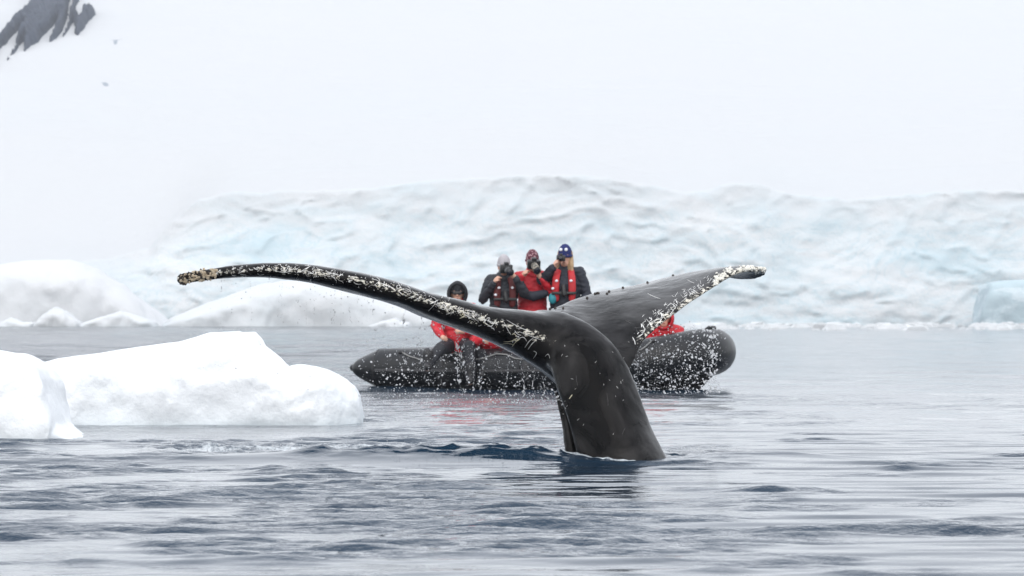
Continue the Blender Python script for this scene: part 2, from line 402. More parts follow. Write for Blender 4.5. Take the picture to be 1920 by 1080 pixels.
# foam
fo = np.zeros_like(X)
fo += 0.95 * np.exp(-((Yg - 31.0) / 1.35) ** 2) * sstep(-3.0, -2.3, X) * (1 - sstep(-1.0, -0.2, X))
fo += 0.70 * np.exp(-((Yg - 30.0) / 1.2) ** 2) * sstep(-1.3, -0.6, X) * (1 - sstep(1.3, 2.0, X))
fo += 1.0 * np.exp(-((Yg - 28.35) / 0.16) ** 2) * sstep(0.05, 0.3, X) * (1 - sstep(0.62, 0.75, X))
el = np.hypot((X - 0.72) / 0.36, (Yg - 28.36) / 0.27)
fo += 1.1 * np.exp(-((el - 1.02) / 0.22) ** 2) * (1 - 0.45 * sstep(0.6, 1.1, X)) * (Yg > 28.0)
fo = np.clip(fo, 0, 1)
nf = ((Yg > 27) & (Yg < 35)).ravel() & (fo.ravel() > 0.05)
fz = np.zeros(X.size); fz[nf] = fbm(pp[nf] * (7, 3.2, 1), 4, 0.6)
H += fo * 0.022 * fz.reshape(X.shape)
chopv = (0.08 + 1.0 * patch) * damp + 0.5 * churn_m
V = np.stack([X, Yg, H], -1).reshape(-1, 3)
water = fast_grid('sea_water', V, len(WY), len(WU), M_WATER)
attr(water, 'foam', fo.ravel()); attr(water, 'chop', chopv.ravel()); attr(water, 'far', sstep(30, 70, Yg).ravel() * (1.1 - 0.98 * sstep(-1.4, 0.8, XS).ravel()))
tag(water, kind='structure')

# ------------------------------------------------------------------ glacier front and snow slope
YG = 530.0
def zat(py, Y): return CAM_H + (HOR - py) / F * Y
prof_px = np.array([(-900, 470), (-200, 500), (0, 505), (120, 500), (200, 490), (270, 470), (310, 425), (360, 385), (420, 368), (520, 366), (600, 366), (700, 360),
                    (760, 352), (820, 345), (900, 341), (1000, 337), (1100, 334), (1200, 352), (1300, 368), (1380, 352), (1430, 350), (1500, 372),
                    (1600, 382), (1690, 374), (1760, 366), (1920, 364), (2100, 372), (2900, 380)], float)
gx = np.concatenate([np.linspace(-330, -86, 60), np.arange(-85, 85, 0.42), np.linspace(86, 330, 60)])
gpx = gx / YG * F + 960
topz = zat(np.interp(gpx, prof_px[:, 0], prof_px[:, 1]), YG + 6)
nv = 64
GX = np.repeat(gx[None, :], nv, 0); t = np.linspace(-0.06, 1, nv)[:, None]
GZ = t * topz[None, :]
lean = 7 + 0 * gx[None, :]
GY = YG + lean * np.clip(t, 0, 1) ** 1.3
q = np.stack([GX.ravel() / 26, GZ.ravel() / 14, np.zeros(GX.size)], -1)
warp = fbm(q * 1.3 + 5, 3) * 0.8
big = fbm(q + warp[:, None] * 0.35, 3, 0.5)
q2 = np.stack([GX.ravel() / 9 + warp, GZ.ravel() / 3.2 + GX.ravel() / 40 + warp * 1.5, np.full(GX.size, 3.0)], -1)
med = fbm(q2, 4, 0.55, ridged=True)
q3 = np.stack([GX.ravel() / 2.5, GZ.ravel() / 1.6, np.full(GX.size, 7.0)], -1)
sm = fbm(q3, 3, 0.5)
q4 = np.stack([GX.ravel() / 7 + GZ.ravel() / 9 + warp, GZ.ravel() / 4 - GX.ravel() / 22 + warp, np.full(GX.size, 11.0)], -1)
crk = np.clip(fbm(q4, 2, 0.5, ridged=True) - 1.05, 0, 1) * 3
disp = (big * 1.1 - med * 0.17 - crk * 0.34 + sm * 0.16).reshape(GX.shape)
fadeL = 1 - 0.75 * sstep(-42, -56, gx)[None, :]
GY2 = GY + disp * fadeL
GZ2 = GZ + (med * 0.25 + sm * 0.15).reshape(GX.shape) * np.clip(t, 0, 1)
# after the face: a few rows running back under the snow slope
back = np.array([1, 3, 7, 14, 25])[:, None]
bx = np.repeat(gx[None, :], 5, 0); by = GY2[-1][None, :] + back + 0 * bx; bz = GZ2[-1][None, :] + np.array([0.25, 0.35, 0.2, -1.5, -6])[:, None]
V = np.stack([np.vstack([GX, bx]), np.vstack([GY2, by]), np.vstack([GZ2, bz])], -1).reshape(-1, 3)
gl = fast_grid('glacier_front', V, nv + 5, len(gx), M_GLACIER)
bl = np.clip(0.15 + 0.5 * big + 0.30 * (0.4 - med) + 0.45 * crk, 0, 1).reshape(GX.shape) * fadeL ** 2
# a few truly blue patches
for (px, py, rx, ry, s_) in ((500, 480, 60, 50, .9), (620, 470, 30, 30, .5), (1420, 380, 60, 25, .5), (1270, 400, 22, 10, 1.0), (1130, 415, 60, 18, .6), (1540, 418, 40, 12, 1.0),
                             (1600, 425, 40, 12, .9), (1740, 480, 110, 14, .9), (1800, 505, 60, 16, .9), (1470, 470, 30, 60, .5), (1880, 570, 60, 60, 1.1), (1400, 540, 160, 40, .45),
                             (950, 350, 160, 10, .7), (1830, 375, 120, 10, .7), (1300, 600, 300, 10, .6), (1560, 603, 90, 8, .9), (720, 500, 60, 30, .4)):
    X0, Y0 = (px - 960) / F * YG, zat(py, YG + 5)
    bl = bl + s_ * np.exp(-((GX - X0) / (rx / F * YG)) ** 2 - ((GZ2 - Y0) / (ry / F * YG)) ** 2) * (0.5 + 0.8 * (med.reshape(GX.shape) * 0.4 + 0.5))
cap = np.clip(sstep(0.68, 0.98, t + 0.04 * big.reshape(GX.shape)) + sstep(-44, -54, gx)[None, :], 0, 1)
attr(gl, 'cap', np.vstack([cap, np.ones(bx.shape)]).ravel())
attr(gl, 'blue', np.vstack([np.clip(bl, 0, 1.2) * (1 - cap), np.zeros(bx.shape)]).ravel())
tag(gl, kind='structure')

sy = np.concatenate([np.linspace(541, 700, 90), np.linspace(704, 1010, 60)])
sx = np.linspace(-420, 420, 260)
SX, SY = np.meshgrid(sx, sy)
def slope_z(x, y):
    tz = np.interp(x, gx, topz)
    tz2 = np.where(x < -38, 6 + 0 * x, tz)
    base = np.maximum(tz - 0.6, 0) * (1 - sstep(541, 640, y)) + sstep(541, 640, y) * (16.0)
    z = base + np.maximum(y - 548, 0) * (0.165 - 0.00004 * x)
    pts = np.stack([np.ravel(x) / 60, np.ravel(y) / 45, np.zeros(np.size(x))], -1)
    return z + (fbm(pts, 5, 0.5) * 1.6).reshape(np.shape(x)) * sstep(541, 570, y)
SZ = slope_z(SX, SY)
slope = fast_grid('snow_slope', np.stack([SX, SY, SZ], -1).reshape(-1, 3), len(sy), len(sx), M_SNOW)
tag(slope, kind='structure')

# rock ribs breaking out of the snow, upper left
polys = [[(-40, 150), (-25, 110), (0, 75), (10, 62), (22, 46), (38, 33), (52, 18), (62, -5), (75, -30), (150, -30), (130, -5), (128, 18), (125, 27), (110, 33), (98, 50), (78, 68), (70, 80), (58, 85), (45, 95), (46, 75),
          (38, 82), (33, 90), (28, 97), (12, 115), (24, 98), (31, 88), (31, 76), (40, 55), (45, 50), (35, 55), (22, 68), (8, 84), (0, 90), (-20, 120)],
         [(112, 30), (128, 26), (118, 55), (105, 72), (92, 79), (105, 52)],
         [(130, 25), (136, 10), (136, -30), (160, -30), (150, -5), (140, 15), (137, 40), (126, 58), (117, 72), (128, 48)],
         [(155, 12), (165, 20), (176, 20), (178, 27), (165, 40), (155, 55), (143, 68), (139, 62), (143, 50), (135, 38), (143, 22), (149, 38), (155, 30)]]
def sdist(px, py, poly):
    poly = np.array(poly, float); d = np.full(px.shape, 1e9); ins = np.zeros(px.shape, bool)
    for a, b in zip(poly, np.roll(poly, -1, 0)):
        e = b - a; w0, w1 = px - a[0], py - a[1]; tt = np.clip((w0 * e[0] + w1 * e[1]) / (e @ e), 0, 1)
        d = np.minimum(d, np.hypot(w0 - e[0] * tt, w1 - e[1] * tt))
        cond = ((a[1] > py) != (b[1] > py)) & (px < (b[0] - a[0]) * (py - a[1]) / (b[1] - a[1] + 1e-12) + a[0]); ins ^= cond
    return np.where(ins, d, -d)
def slope_hit(px, py):
    lo, hi = np.full(px.shape, 560.0), np.full(px.shape, 1400.0)
    for _ in range(26):
        m = (lo + hi) / 2; x = (px - 960) / F * m; z = CAM_H + (HOR - py) / F * m
        under = slope_z(x, m) > z
        hi = np.where(under, m, hi); lo = np.where(under, lo, m)
    return hi
M_ROCKP = plain('pale_rock', (0.26, 0.29, 0.33), 0.9)  # paler rock tone, used for the two small rocks only
def rock(name, poly_list, box, step, hmul, label):
    rx, ry = np.meshgrid(np.arange(box[0], box[2], step), np.arange(box[1], box[3], step))
    rx, ry = rx.astype(float), ry.astype(float)
    jx = fbm(np.stack([rx.ravel() / 9, ry.ravel() / 9, 0 * rx.ravel()], -1), 3).reshape(rx.shape) * 2.5
    sd = np.max([sdist(rx + jx, ry - jx, p) for p in poly_list], axis=0)
    D = slope_hit(rx, ry); h = np.clip(sd / 3.5, -1, 1.4) * hmul
    h = h + np.where(sd > 0, 1, 0.2) * fbm(np.stack([rx.ravel() / 7 - ry.ravel() / 9, ry.ravel() / 16, 1 + 0 * rx.ravel()], -1), 4, 0.6, ridged=True).reshape(rx.shape) * 0.35 * hmul
    x = (rx - 960) / F * D; z = slope_z(x, D)
    nrm = np.array([0, -0.75, 0.66])
    V = np.stack([x, D + nrm[1] * h * 1.3, z + nrm[2] * h * 1.3], -1)
    o = fast_grid(name, V.reshape(-1, 3), rx.shape[0], rx.shape[1], M_ROCK if hmul > 1 else M_ROCKP)
    tag(o, label, 'rock'); return o
rock('rock_outcrop', polys, (-60, -60, 200, 135), 2.2, 1.1, 'jagged dark grey rock ribs showing through the high snow slope')
rock('small_rock', [[(214, 76), (218, 76), (218, 83), (215, 84)]], (204, 62, 230, 94), 2, 0.10, 'faint small rock in the snow beside the jagged outcrop')
rock('small_rock', [[(190, 153), (196, 154), (202, 160), (200, 162), (194, 159)]], (180, 144, 213, 173), 2, 0.16, 'small grey rock lying in the snow below the jagged outcrop')

# ------------------------------------------------------------------ icebergs
def berg(name, prof, Yc, depth_f, depth_b, mat, label, group=None, nx=150, nvv=60, noise=(0.1, 1.0), blue_base=0.0, pw=0.55, base_py=None, step_out=0.0, cat='iceberg', taper=True):
    """prof: top outline in px at distance Yc (front waterline)"""
    prof = np.array(prof, float); xs = np.linspace(prof[0, 0], prof[-1, 0], nx)
    x = (xs - 960) / F * Yc; h = zat(np.interp(xs, prof[:, 0], prof[:, 1]), Yc + depth_f)
    u = np.linspace(0, 1, nx); ends = (np.clip(np.minimum(u, 1 - u) * 9, 0, 1)) ** 0.5 if taper else np.ones(nx)
    v = np.linspace(-0.12, 1.12, nvv)[:, None] * math.pi
    c, s = np.cos(v), np.sin(v)
    dy = np.where(c > 0, -np.abs(c) ** pw * depth_f, np.abs(c) ** pw * depth_b)
    yy = Yc + depth_f + dy * (0.35 + 0.65 * ends)[None, :]
    zz = np.sign(s) * np.abs(s) ** 0.62 * h[None, :]
    zz = np.where(s < 0, s * max(h.max(), 0.3) * 0.8, zz)
    Xb = np.repeat(x[None, :], nvv, 0)
    q = np.stack([Xb.ravel(), yy.ravel(), zz.ravel()], -1) / noise[1]
    d = fbm(q, 5, 0.5); d2 = fbm(q * (0.35, 0.5, 0.5) + 9, 3)
    wgt = np.abs(s).repeat(nx, 1).ravel() ** 0.5
    V = np.stack([Xb.ravel() + noise[0] * fbm(q + 31, 3), yy.ravel() + noise[0] * (d + 2 * d2), zz.ravel() + noise[0] * d * 0.22 * wgt], -1)
    o = fast_grid(name, V, nvv, nx, mat)
    zmax = h.max()
    attr(o, 'blue', np.clip(blue_base * np.exp(-np.maximum(V[:, 2], 0) / (zmax * 0.07)) + 0.4 * np.clip(d2, 0, 1) * blue_base, 0, 1))
    if mat is M_BLUEICE: attr_v = o.data.attributes['blue'].data; attr_v.foreach_set('value', np.full(len(V), 0.75, np.float32))
    tag(o, label, cat, group); return o

berg('iceberg', [(48, 700), (60, 684), (100, 673), (180, 661), (260, 650), (330, 641), (360, 633), (390, 624), (430, 622), (440, 624), (462, 623), (476, 635), (486, 650), (500, 660),
                 (515, 672), (533, 690), (545, 685), (560, 685), (582, 688), (603, 694), (622, 703), (642, 714), (660, 726), (670, 742), (674, 775), (675, 800)],
     38.0, 0.55, 1.6, M_BERG, 'long low white iceberg with a stepped crest floating beside the black boat', nx=260, nvv=90, noise=(0.035, 0.45), blue_base=0.9, pw=0.42)
berg('iceberg', [(-260, 700), (-200, 660), (-120, 640), (-50, 652), (0, 662), (18, 663), (35, 668), (50, 676), (62, 690), (74, 712), (84, 750), (96, 795), (120, 818), (135, 826)],
     33.3, 0.5, 1.4, M_BERG, 'rounded white iceberg cut by the picture edge, nearer than the long low one', nx=170, nvv=80, noise=(0.04, 0.5), blue_base=0.5, pw=0.42)
berg('iceberg', [(-220, 560), (-120, 520), (-40, 500), (40, 492), (110, 488), (170, 505), (215, 535), (250, 570), (280, 596), (300, 612)],
     498.0, 9, 20, M_MOUND, 'hazy pale snow mound on the far shore at the foot of the glacier', nx=120, nvv=50, noise=(1.2, 9), blue_base=0.5, pw=0.8)
berg('iceberg', [(292, 612), (320, 596), (370, 575), (420, 553), (470, 535), (520, 527), (590, 526), (650, 535), (700, 548), (750, 560), (800, 575), (850, 592), (890, 612)],
     500.0, 7, 18, M_FARBERG, 'broad domed snow white iceberg on the far shore under the glacier', nx=140, nvv=50, noise=(1.0, 8), blue_base=0.5, pw=0.8)
for k, (x0, x1, top, Yq, lb) in enumerate(((-10, 66, 596, 488, 'low white ice block at the far waterline, first from the picture edge'),
                                           (60, 150, 575, 486, 'peaked white ice block with a blue foot at the far waterline'),
                                           (140, 292, 583, 487, 'wide sloping white ice block beside the peaked one on the far waterline'),
                                           (690, 770, 596, 484, 'small pale ice piece at the far waterline before the domed iceberg'))):
    xm = x0 + (x1 - x0) * (0.35 + 0.1 * k)
    berg('ice_block', [(x0, 613), (x0 + (xm - x0) * .5, (613 + top) / 2 - 3), (xm, top), (xm + (x1 - xm) * .4, top + 8), (x1 - 4, 604), (x1, 613)], Yq, 2.0, 5, M_FARBERG, lb,
         'white ice blocks along the far waterline', nx=60, nvv=30, noise=(0.35, 2.5), blue_base=1.0, pw=0.7, cat='ice block')
berg('ice_block', [(1836, 612), (1846, 580), (1856, 532), (1880, 527), (1930, 524), (1990, 530), (2060, 560), (2080, 612)], 506.0, 3, 12, M_BLUEICE,
     'squared turquoise ice block standing at the glacier foot', nx=70, nvv=40, noise=(0.35, 3.5), blue_base=1.0, pw=0.35, cat='ice block')
# brash ice drifting at the glacier foot: too many bits to count
mb = MB(); r_ = np.random.default_rng(5)
for k in range(330):
    px = 1290 + r_.random() * 640 if k < 330 else 880 + r_.random() * 420
    Yq = 470 + r_.random() * 40 if r_.random() < 0.75 else 340 + r_.random() * 130
    s_ = 0.12 + 0.55 * r_.random() ** 3
    c = P(px, 600, Yq); c[2] = s_ * 0.1
    an = np.sort(r_.random(7)) * 6.28; rr = s_ * (0.8 + 0.7 * r_.random(7))
    base_ = np.stack([c[0] + rr * 1.8 * np.cos(an), c[1] + rr * np.sin(an), np.full(7, -0.05)], -1)
    topp = base_ * [1, 1, 0] + [0, 0, 0]; topp = c + (topp - c) * [0.65, 0.65, 0]; topp[:, 2] = s_ * (0.4 + 0.5 * r_.random(7))
    mb.loft([base_, topp])
o = mb.build('brash_ice', M_FARBERG, smooth=False); attr(o, 'blue', np.zeros(len(o.data.vertices))); tag(o, 'scattered bits of white brash ice drifting before the glacier', 'ice', kind='stuff')

# ------------------------------------------------------------------ whale
YW = 28.4
whale = empty('whale', (0.58, YW, 0.0), 'black humpback whale tail with white scars, raised dripping from the water', 'whale')
W0 = np.array(whale.location)
S_ = YW / F
mb = MB()
def section(LE, CR, TE, th, n=26, k=1.9, e=0.75, lowf=0.8):
    """one airfoil ring: mean line LE-CR-TE, half thickness th (m) near the front"""
    LE, CR, TE = map(np.asarray, (LE, CR, TE))
    s = (1 - np.cos(np.linspace(0, math.pi, n))) / 2
    s0 = 0.30
    # quadratic through the three points at s = 0, s0, 1
    L0 = (s - s0) * (s - 1) / (s0); L1 = s * (s - 1) / (s0 * (s0 - 1)); L2 = s * (s - s0) / (1 - s0)
    M = L0[:, None] * LE + L1[:, None] * CR + L2[:, None] * TE
    T = np.gradient(M, axis=0); T /= np.linalg.norm(T, axis=1)[:, None]
    N = np.cross(T, (1.0, 0.15, 0)); N /= np.linalg.norm(N, axis=1)[:, None]; N *= np.sign(N[n // 2, 2] + 1e-9)
    tk = th * (k * np.sqrt(np.maximum(s, 0)) * (1 - s) ** e + 0.10 * np.sqrt(s) * (s < 0.999)) + 0.004
    up, lo = M + N * tk[:, None], M - N * tk[:, None] * lowf
    return np.vstack([up, lo[::-1][1:-1]])
# left fluke: x, upper and lower outline, depth of the leading edge, chord
LF = [(1080, 600, 770, 28.66, 0.75), (1040, 586, 720, 28.60, 0.9), (985, 582, 675, 28.52, 1.0), (920, 574, 640, 28.42, 1.0), (868, 560, 620, 28.36, 0.98), (816, 547, 601, 28.32, 0.93), (764, 530, 578, 28.28, 0.88),
      (706, 513, 561, 28.26, 0.80), (650, 503, 547, 28.26, 0.72), (602, 496, 535, 28.27, 0.64), (560, 492, 528, 28.29, 0.57), (500, 491, 522, 28.32, 0.46),
      (435, 497, 523, 28.37, 0.34), (383, 506, 528, 28.42, 0.22), (345, 511, 534, 28.47, 0.12), (333, 517, 530, 28.50, 0.05)]
K = catmull(LF, 64)
rings = []
for x, u, l, y, c in K:
    Hh = l - u; th = 0.40 * Hh
    fr = np.interp(x, [920, 985, 1040, 1080], [0.48, 0.52, 0.60, 0.66]); LE = P(x, u + fr * Hh, y); CR = P(x - 14 * c, u + float(np.interp(x, [700, 980], [0.49, 0.44])) * Hh, y + 0.22 * c); TE = P(x - 30 * c, u + 0.78 * Hh, y + 0.96 * c)
    rings.append(section(LE, CR, TE, th * S_ * float(np.interp(x, [500, 850, 1000, 1040], [1.27, 1.36, 1.42, 1.3])), k=2.1, e=1.2, lowf=1.0))
mb.loft(rings)
# right fluke: leading edge px, trailing edge px, depth, chord depth, thickness px, crest lift px, tail drop px
RF = [(1120, 740, 1000, 590, 28.50, 0.75, 24, 14, 0), (1170, 705, 1045, 574, 28.62, 0.9, 19, 10, 0), (1192, 672, 1072, 562, 28.72, 1.0, 15, 8, 0), (1207, 640, 1110, 550, 28.85, 1.02, 14, 8, 0), (1241, 607, 1150, 542, 29.02, 1.0, 13, 8, 0), (1272, 583, 1205, 531, 29.18, 0.95, 11, 7, 0),
      (1306, 559, 1252, 518, 29.33, 0.86, 9.5, 6, 1), (1336, 540, 1298, 507, 29.46, 0.74, 9, 6, 4), (1368, 519, 1345, 500, 29.58, 0.60, 9, 7, 12), (1396, 508, 1385, 500, 29.68, 0.46, 9, 6, 20),
      (1420, 506, 1414, 503, 29.76, 0.30, 7.5, 5, 17), (1438, 506, 1436, 505, 29.82, 0.14, 5, 3, 8)]
K = catmull(RF, 60)
rings = []
LEp = []
for lx, ly, tx, ty, y, c, th, lift, drop in K:
    LE = P(lx, ly, y); TE = P(tx, ty + drop + 3, y + c)
    CR = LE * 0.7 + TE * 0.3 + np.array([0, 0, lift * S_ * 1.04]); LEp.append(LE)
    rings.append(section(LE, CR, TE, th * S_))
mb.loft(rings)
# tail stock: axis px, half width px, depth, half thickness m
PD = [(1260, 1130, 105, 28.05, 0.26), (1215, 990, 96, 28.2, 0.24), (1166, 865, 81, 28.38, 0.20), (1148, 812, 76, 28.44, 0.175), (1130, 757, 74, 28.5, 0.155), (1113, 715, 74, 28.55, 0.145), (1094, 680, 70, 28.6, 0.135),
      (1070, 648, 60, 28.68, 0.12), (1040, 622, 46, 28.8, 0.10), (1000, 606, 30, 28.95, 0.07)]
K = catmull(PD, 50)
rings = []
ax = np.array([P(a, b, d) for a, b, _, d, _ in K]); T = np.gradient(ax, axis=0); T /= np.linalg.norm(T, axis=1)[:, None]
for p, tt, k in zip(ax, T, K):
    w = k[2] * S_; th = k[4] * 1.22
    across = np.cross(tt, (0, -1, 0)); across /= np.linalg.norm(across)
    if across[0] < 0: across = -across
    across = across * 0.96 + np.array([0, 0.28, 0]); across /= np.linalg.norm(across)      # the ridge of the back turned a little away
    dep = np.cross(across, tt); dep /= np.linalg.norm(dep)
    an = np.arange(40) * 2 * math.pi / 40
    cw = np.cos(an); cd = np.sin(an) * (np.abs(np.sin(an)) ** 0.0) * (1 - 0.45 * np.maximum(cw, 0) ** 2 - 0.30 * np.maximum(-cw, 0) ** 3)
    rings.append(p + cw[:, None] * across * w + cd[:, None] * dep * th)
mb.loft(rings)
# pale keel under the tail stock
mb.tube([P(1040, 730, 28.75), P(1056, 765, 28.72), (P(1066, 800, 28.68)), P(1072, 840, 28.62), P(1082, 900, 28.55)], [0.02, 0.035, 0.045, 0.05, 0.05], 10)
mb.V = [v - W0 for v in mb.V]
tail = mb.fuse('tail', M_WHALE, whale, voxel=0.0115, smooth=10, factor=0.5)
Vt = coords(tail)
J1_, J2_ = P(1030, 665, 28.5) - W0, P(1010, 600, 28.6) - W0                # smooth the flesh where flukes and stock grow together
wj = np.clip(1.5 - np.minimum(np.linalg.norm((Vt - J1_) * (1, .7, 1), axis=1) / 0.26, np.linalg.norm((Vt - J2_) * (.6, .7, 1), axis=1) / 0.22), 0, 1)
vg = tail.vertex_groups.new(name='join')
for q_ in range(1, 11):
    idx = np.nonzero((wj > (q_ - 1) / 10) & (wj <= q_ / 10))[0]
    if len(idx): vg.add(idx.tolist(), q_ / 10, 'REPLACE')
mm = tail.modifiers.new('s', 'SMOOTH'); mm.factor = 0.6; mm.iterations = 130; mm.vertex_group = 'join'; bake(tail)
Vt = coords(tail)
nz = perlin(Vt * 7) * 0.003 + perlin(Vt * 28) * 0.0009
bmv = np.empty(len(Vt) * 3, np.float32); tail.data.vertices.foreach_get('normal', bmv); Nt = bmv.reshape(-1, 3)
Vt = Vt + Nt * nz[:, None]; set_coords(tail, Vt)
# leading-edge closeness
Wp = Vt + W0
LEL = np.array([P(x, u + 0.42 * (l - u), y) for x, u, l, y, c in catmull(LF[1:], 60)])
LER = np.array([P(k[0], k[1] - 4, k[4]) for k in catmull(RF[3:], 50)])
def dist_to(pts, wd):
    d = np.full(len(Wp), 9.0)
    for p, w in zip(pts, wd): d = np.minimum(d, np.linalg.norm((Wp - p) * (1, 0.8, 1), axis=1) / w)
    return d
dl = dist_to(LEL, np.interp(np.arange(60), [0, 10, 25, 45, 59], [0.035, 0.055, 0.04, 0.032, 0.03]))
dr = dist_to(LER, np.interp(np.arange(50), [0, 6, 20, 30, 40, 49], [0.07, 0.09, 0.06, 0.07, 0.10, 0.09]))
edge = np.clip(1.25 - np.minimum(dl, dr), 0, 1)
px_ = Wp[:, 0] / Wp[:, 1] * F + 960
edge = np.where((px_ > 1335) & (px_ < 1435) & (dr < 1.2), np.clip(edge * 1.1 + 0.1, 0, 1.3), edge)
attr(tail, 'edge', edge)

bvh = BVHTree.FromPolygons([Vector(v) for v in Wp], [tuple(p.vertices) for p in tail.data.polygons])
EYE = Vector((0, 0, CAM_H))
def hit(px, py):
    d = (Vector(P(px, py, 28.5)) - EYE).normalized(); h, nn, _, _ = bvh.ray_cast(EYE, d, 60)
    return (np.array(h), np.array(nn)) if h is not None else None
def strokes(name, items, mat, parent=whale):
    """raised streaks lying on the skin: items = (list of px points, width px)"""
    mb = MB()
    for pts, w in items:
        pts = catmull(pts, max(4, len(pts) * 3)) if len(pts) > 2 else np.linspace(pts[0], pts[1], 4)
        L, R, Cc = [], [], []
        d = np.gradient(pts, axis=0); ok = True; n_ = len(pts)
        rows = []
        for i, (p, dd) in enumerate(zip(pts, d)):
            h = hit(*p)
            if h is None: ok = False; break
            q, nn = h; view = q - np.array(EYE); view /= np.linalg.norm(view)
            if -(nn @ view) < 0.10: ok = False; break
            dir3 = np.array([dd[0], 0, -dd[1]]); dir3 -= nn * (dir3 @ nn); dir3 /= np.linalg.norm(dir3) + 1e-9
            side = np.cross(nn, dir3); ww = w * S_ / 2 * (0.35 + 0.65 * math.sin(math.pi * (i + 0.5) / n_)) * (0.75 + 0.5 * random.random())
            rows.append([q + side * ww - nn * 0.002, q + nn * 0.0014, q - side * ww - nn * 0.002])
        if ok: 
            if np.abs(np.diff(np.array(rows)[:, 1, 1])).max() < 0.15:
                mb.add(np.array(rows).reshape(-1, 3) - W0, grid_faces(len(rows), 3))
    if mb.n == 0: return None
    o = mb.build(name, mat, parent); tag(o, kind='stuff'); return o
rs = random.Random(11)
white, cream, black = [], [], []
line = [(345, 523), (400, 515), (450, 508), (520, 503), (560, 507), (602, 512), (640, 517), (706, 530), (764, 546), (822, 566), (860, 580), (900, 598), (930, 610), (960, 622), (985, 640), (1005, 655)]
lx, ly = [p[0] for p in line], [p[1] for p in line]
for k in range(330):
    x = rs.uniform(400, 975); wd = np.interp(x, [345, 500, 700, 820, 900, 1000], [5, 7, 8, 8, 7, 9])
    y = np.interp(x, lx, ly) + rs.gauss(0, 1) * wd
    sl = np.interp(x, [400, 560, 700, 1000], [-8, 5, 20, 28])
    an = math.radians(sl + rs.choice([0, 0, 0, 12, 40, -50, 70]) + rs.gauss(0, 12)); ln = rs.choice([1.5, 2, 2, 3, 3, 4, 5, 7, 10, 15]) * (0.8 if x < 620 else 1)
    c, s = math.cos(an) * ln / 2, math.sin(an) * ln / 2; b = rs.gauss(0, 1.5)
    (cream if (x > 700 and rs.random() < 0.35 and y > np.interp(x, lx, ly) + 3) else white).append(([(x - c, y - s), (x + b, y - b), (x + c, y + s)], rs.choice([0.8, 1.2, 1.6, 2.2, 2.8])))
for (x, y, r) in ((831, 576, 4.2), (840, 576, 4.2), (822, 571, 3), (747, 538, 3.2)):            # ring scars
    white.append(([(x + r * math.cos(t), y + r * math.sin(t)) for t in np.linspace(0, 6.5, 9)], 2.0))
for a in (((808, 556), (818, 562), (812, 574), (803, 583)), ((806, 570), (815, 566), (822, 562)), ((868, 586), (880, 596), (892, 600)), ((880, 586), (889, 596), (898, 604)),
          ((898, 598), (912, 600), (928, 606)), ((908, 604), (920, 612), (926, 606)), ((945, 604), (952, 618), (958, 628)), ((950, 600), (975, 614), (1000, 624)), ((974, 622), (994, 630), (1014, 637)),
          ((965, 640), (980, 632), (988, 640)), ((984, 652), (992, 640), (1000, 634)), ((990, 655), (998, 644), (1006, 638)), ((1000, 672), (1006, 662), (1000, 658)), ((1022, 668), (1028, 664), (1031, 672)),
          ((700, 536), (712, 526), (706, 520)), ((712, 530), (730, 537), (738, 540)), ((560, 512), (572, 504), (580, 500)), ((516, 508), (534, 511), (545, 508)), ((606, 518), (622, 512), (636, 516))):
    white.append((list(a), rs.uniform(1.6, 2.8)))
for a in (((944, 641), (958, 640), (970, 634)), ((960, 650), (968, 640), (975, 636)), ((938, 646), (950, 644), (962, 646)), ((1067, 748), (1070, 744), (1073, 740)), ((862, 597), (868, 594), (872, 590))): cream.append((list(a), 4.0))
# right fluke edge
rl = [(1196, 640), (1215, 610), (1240, 598), (1262, 580), (1285, 560), (1310, 545), (1335, 530), (1355, 518)]
for k in range(150):
    x = rs.uniform(1196, 1350); y = np.interp(x, [p[0] for p in rl], [p[1] for p in rl]) - abs(rs.gauss(0, 1)) * 11
    an = math.radians(rs.choice([-35, -50, -60, 40, 60, -20]) + rs.gauss(0, 10)); ln = rs.choice([2, 3, 4, 5, 7, 10])
    c, s = math.cos(an) * ln / 2, math.sin(an) * ln / 2
    white.append(([(x - c, y - s), (x, y), (x + c, y + s)], rs.choice([1.2, 1.8, 2.5, 3.5])))
for a in (((1214, 550), (1226, 556), (1238, 560)), ((1186, 632), (1190, 640), (1191, 646)), ((1212, 598), (1219, 607), (1222, 614)), ((1204, 594), (1206, 592), (1208, 590)), ((1288, 524), (1295, 528), (1302, 531)),
          ((1290, 600), (1296, 594), (1300, 590)), ((1228, 612), (1236, 604), (1242, 596)), ((1256, 590), (1262, 582), (1268, 574))): white.append((list(a), 3.0))
for k in range(26):
    x, y = rs.uniform(1040, 1230), rs.uniform(640, 840); an = rs.uniform(0, 3.1); ln = rs.choice([2, 3, 5])
    white.append(([(x, y), (x + ln * math.cos(an), y + ln * math.sin(an))], 1.1))
white0 = []
for k in range(22):
    x, y = rs.uniform(1060, 1330), rs.uniform(560, 820); an = rs.gauss(0.9, 0.6); ln = rs.uniform(10, 34); bb = rs.gauss(0, 3)
    white0.append(([(x, y), (x + ln * math.cos(an) / 2 + bb, y + ln * math.sin(an) / 2), (x + ln * math.cos(an), y + ln * math.sin(an))], 0.7))
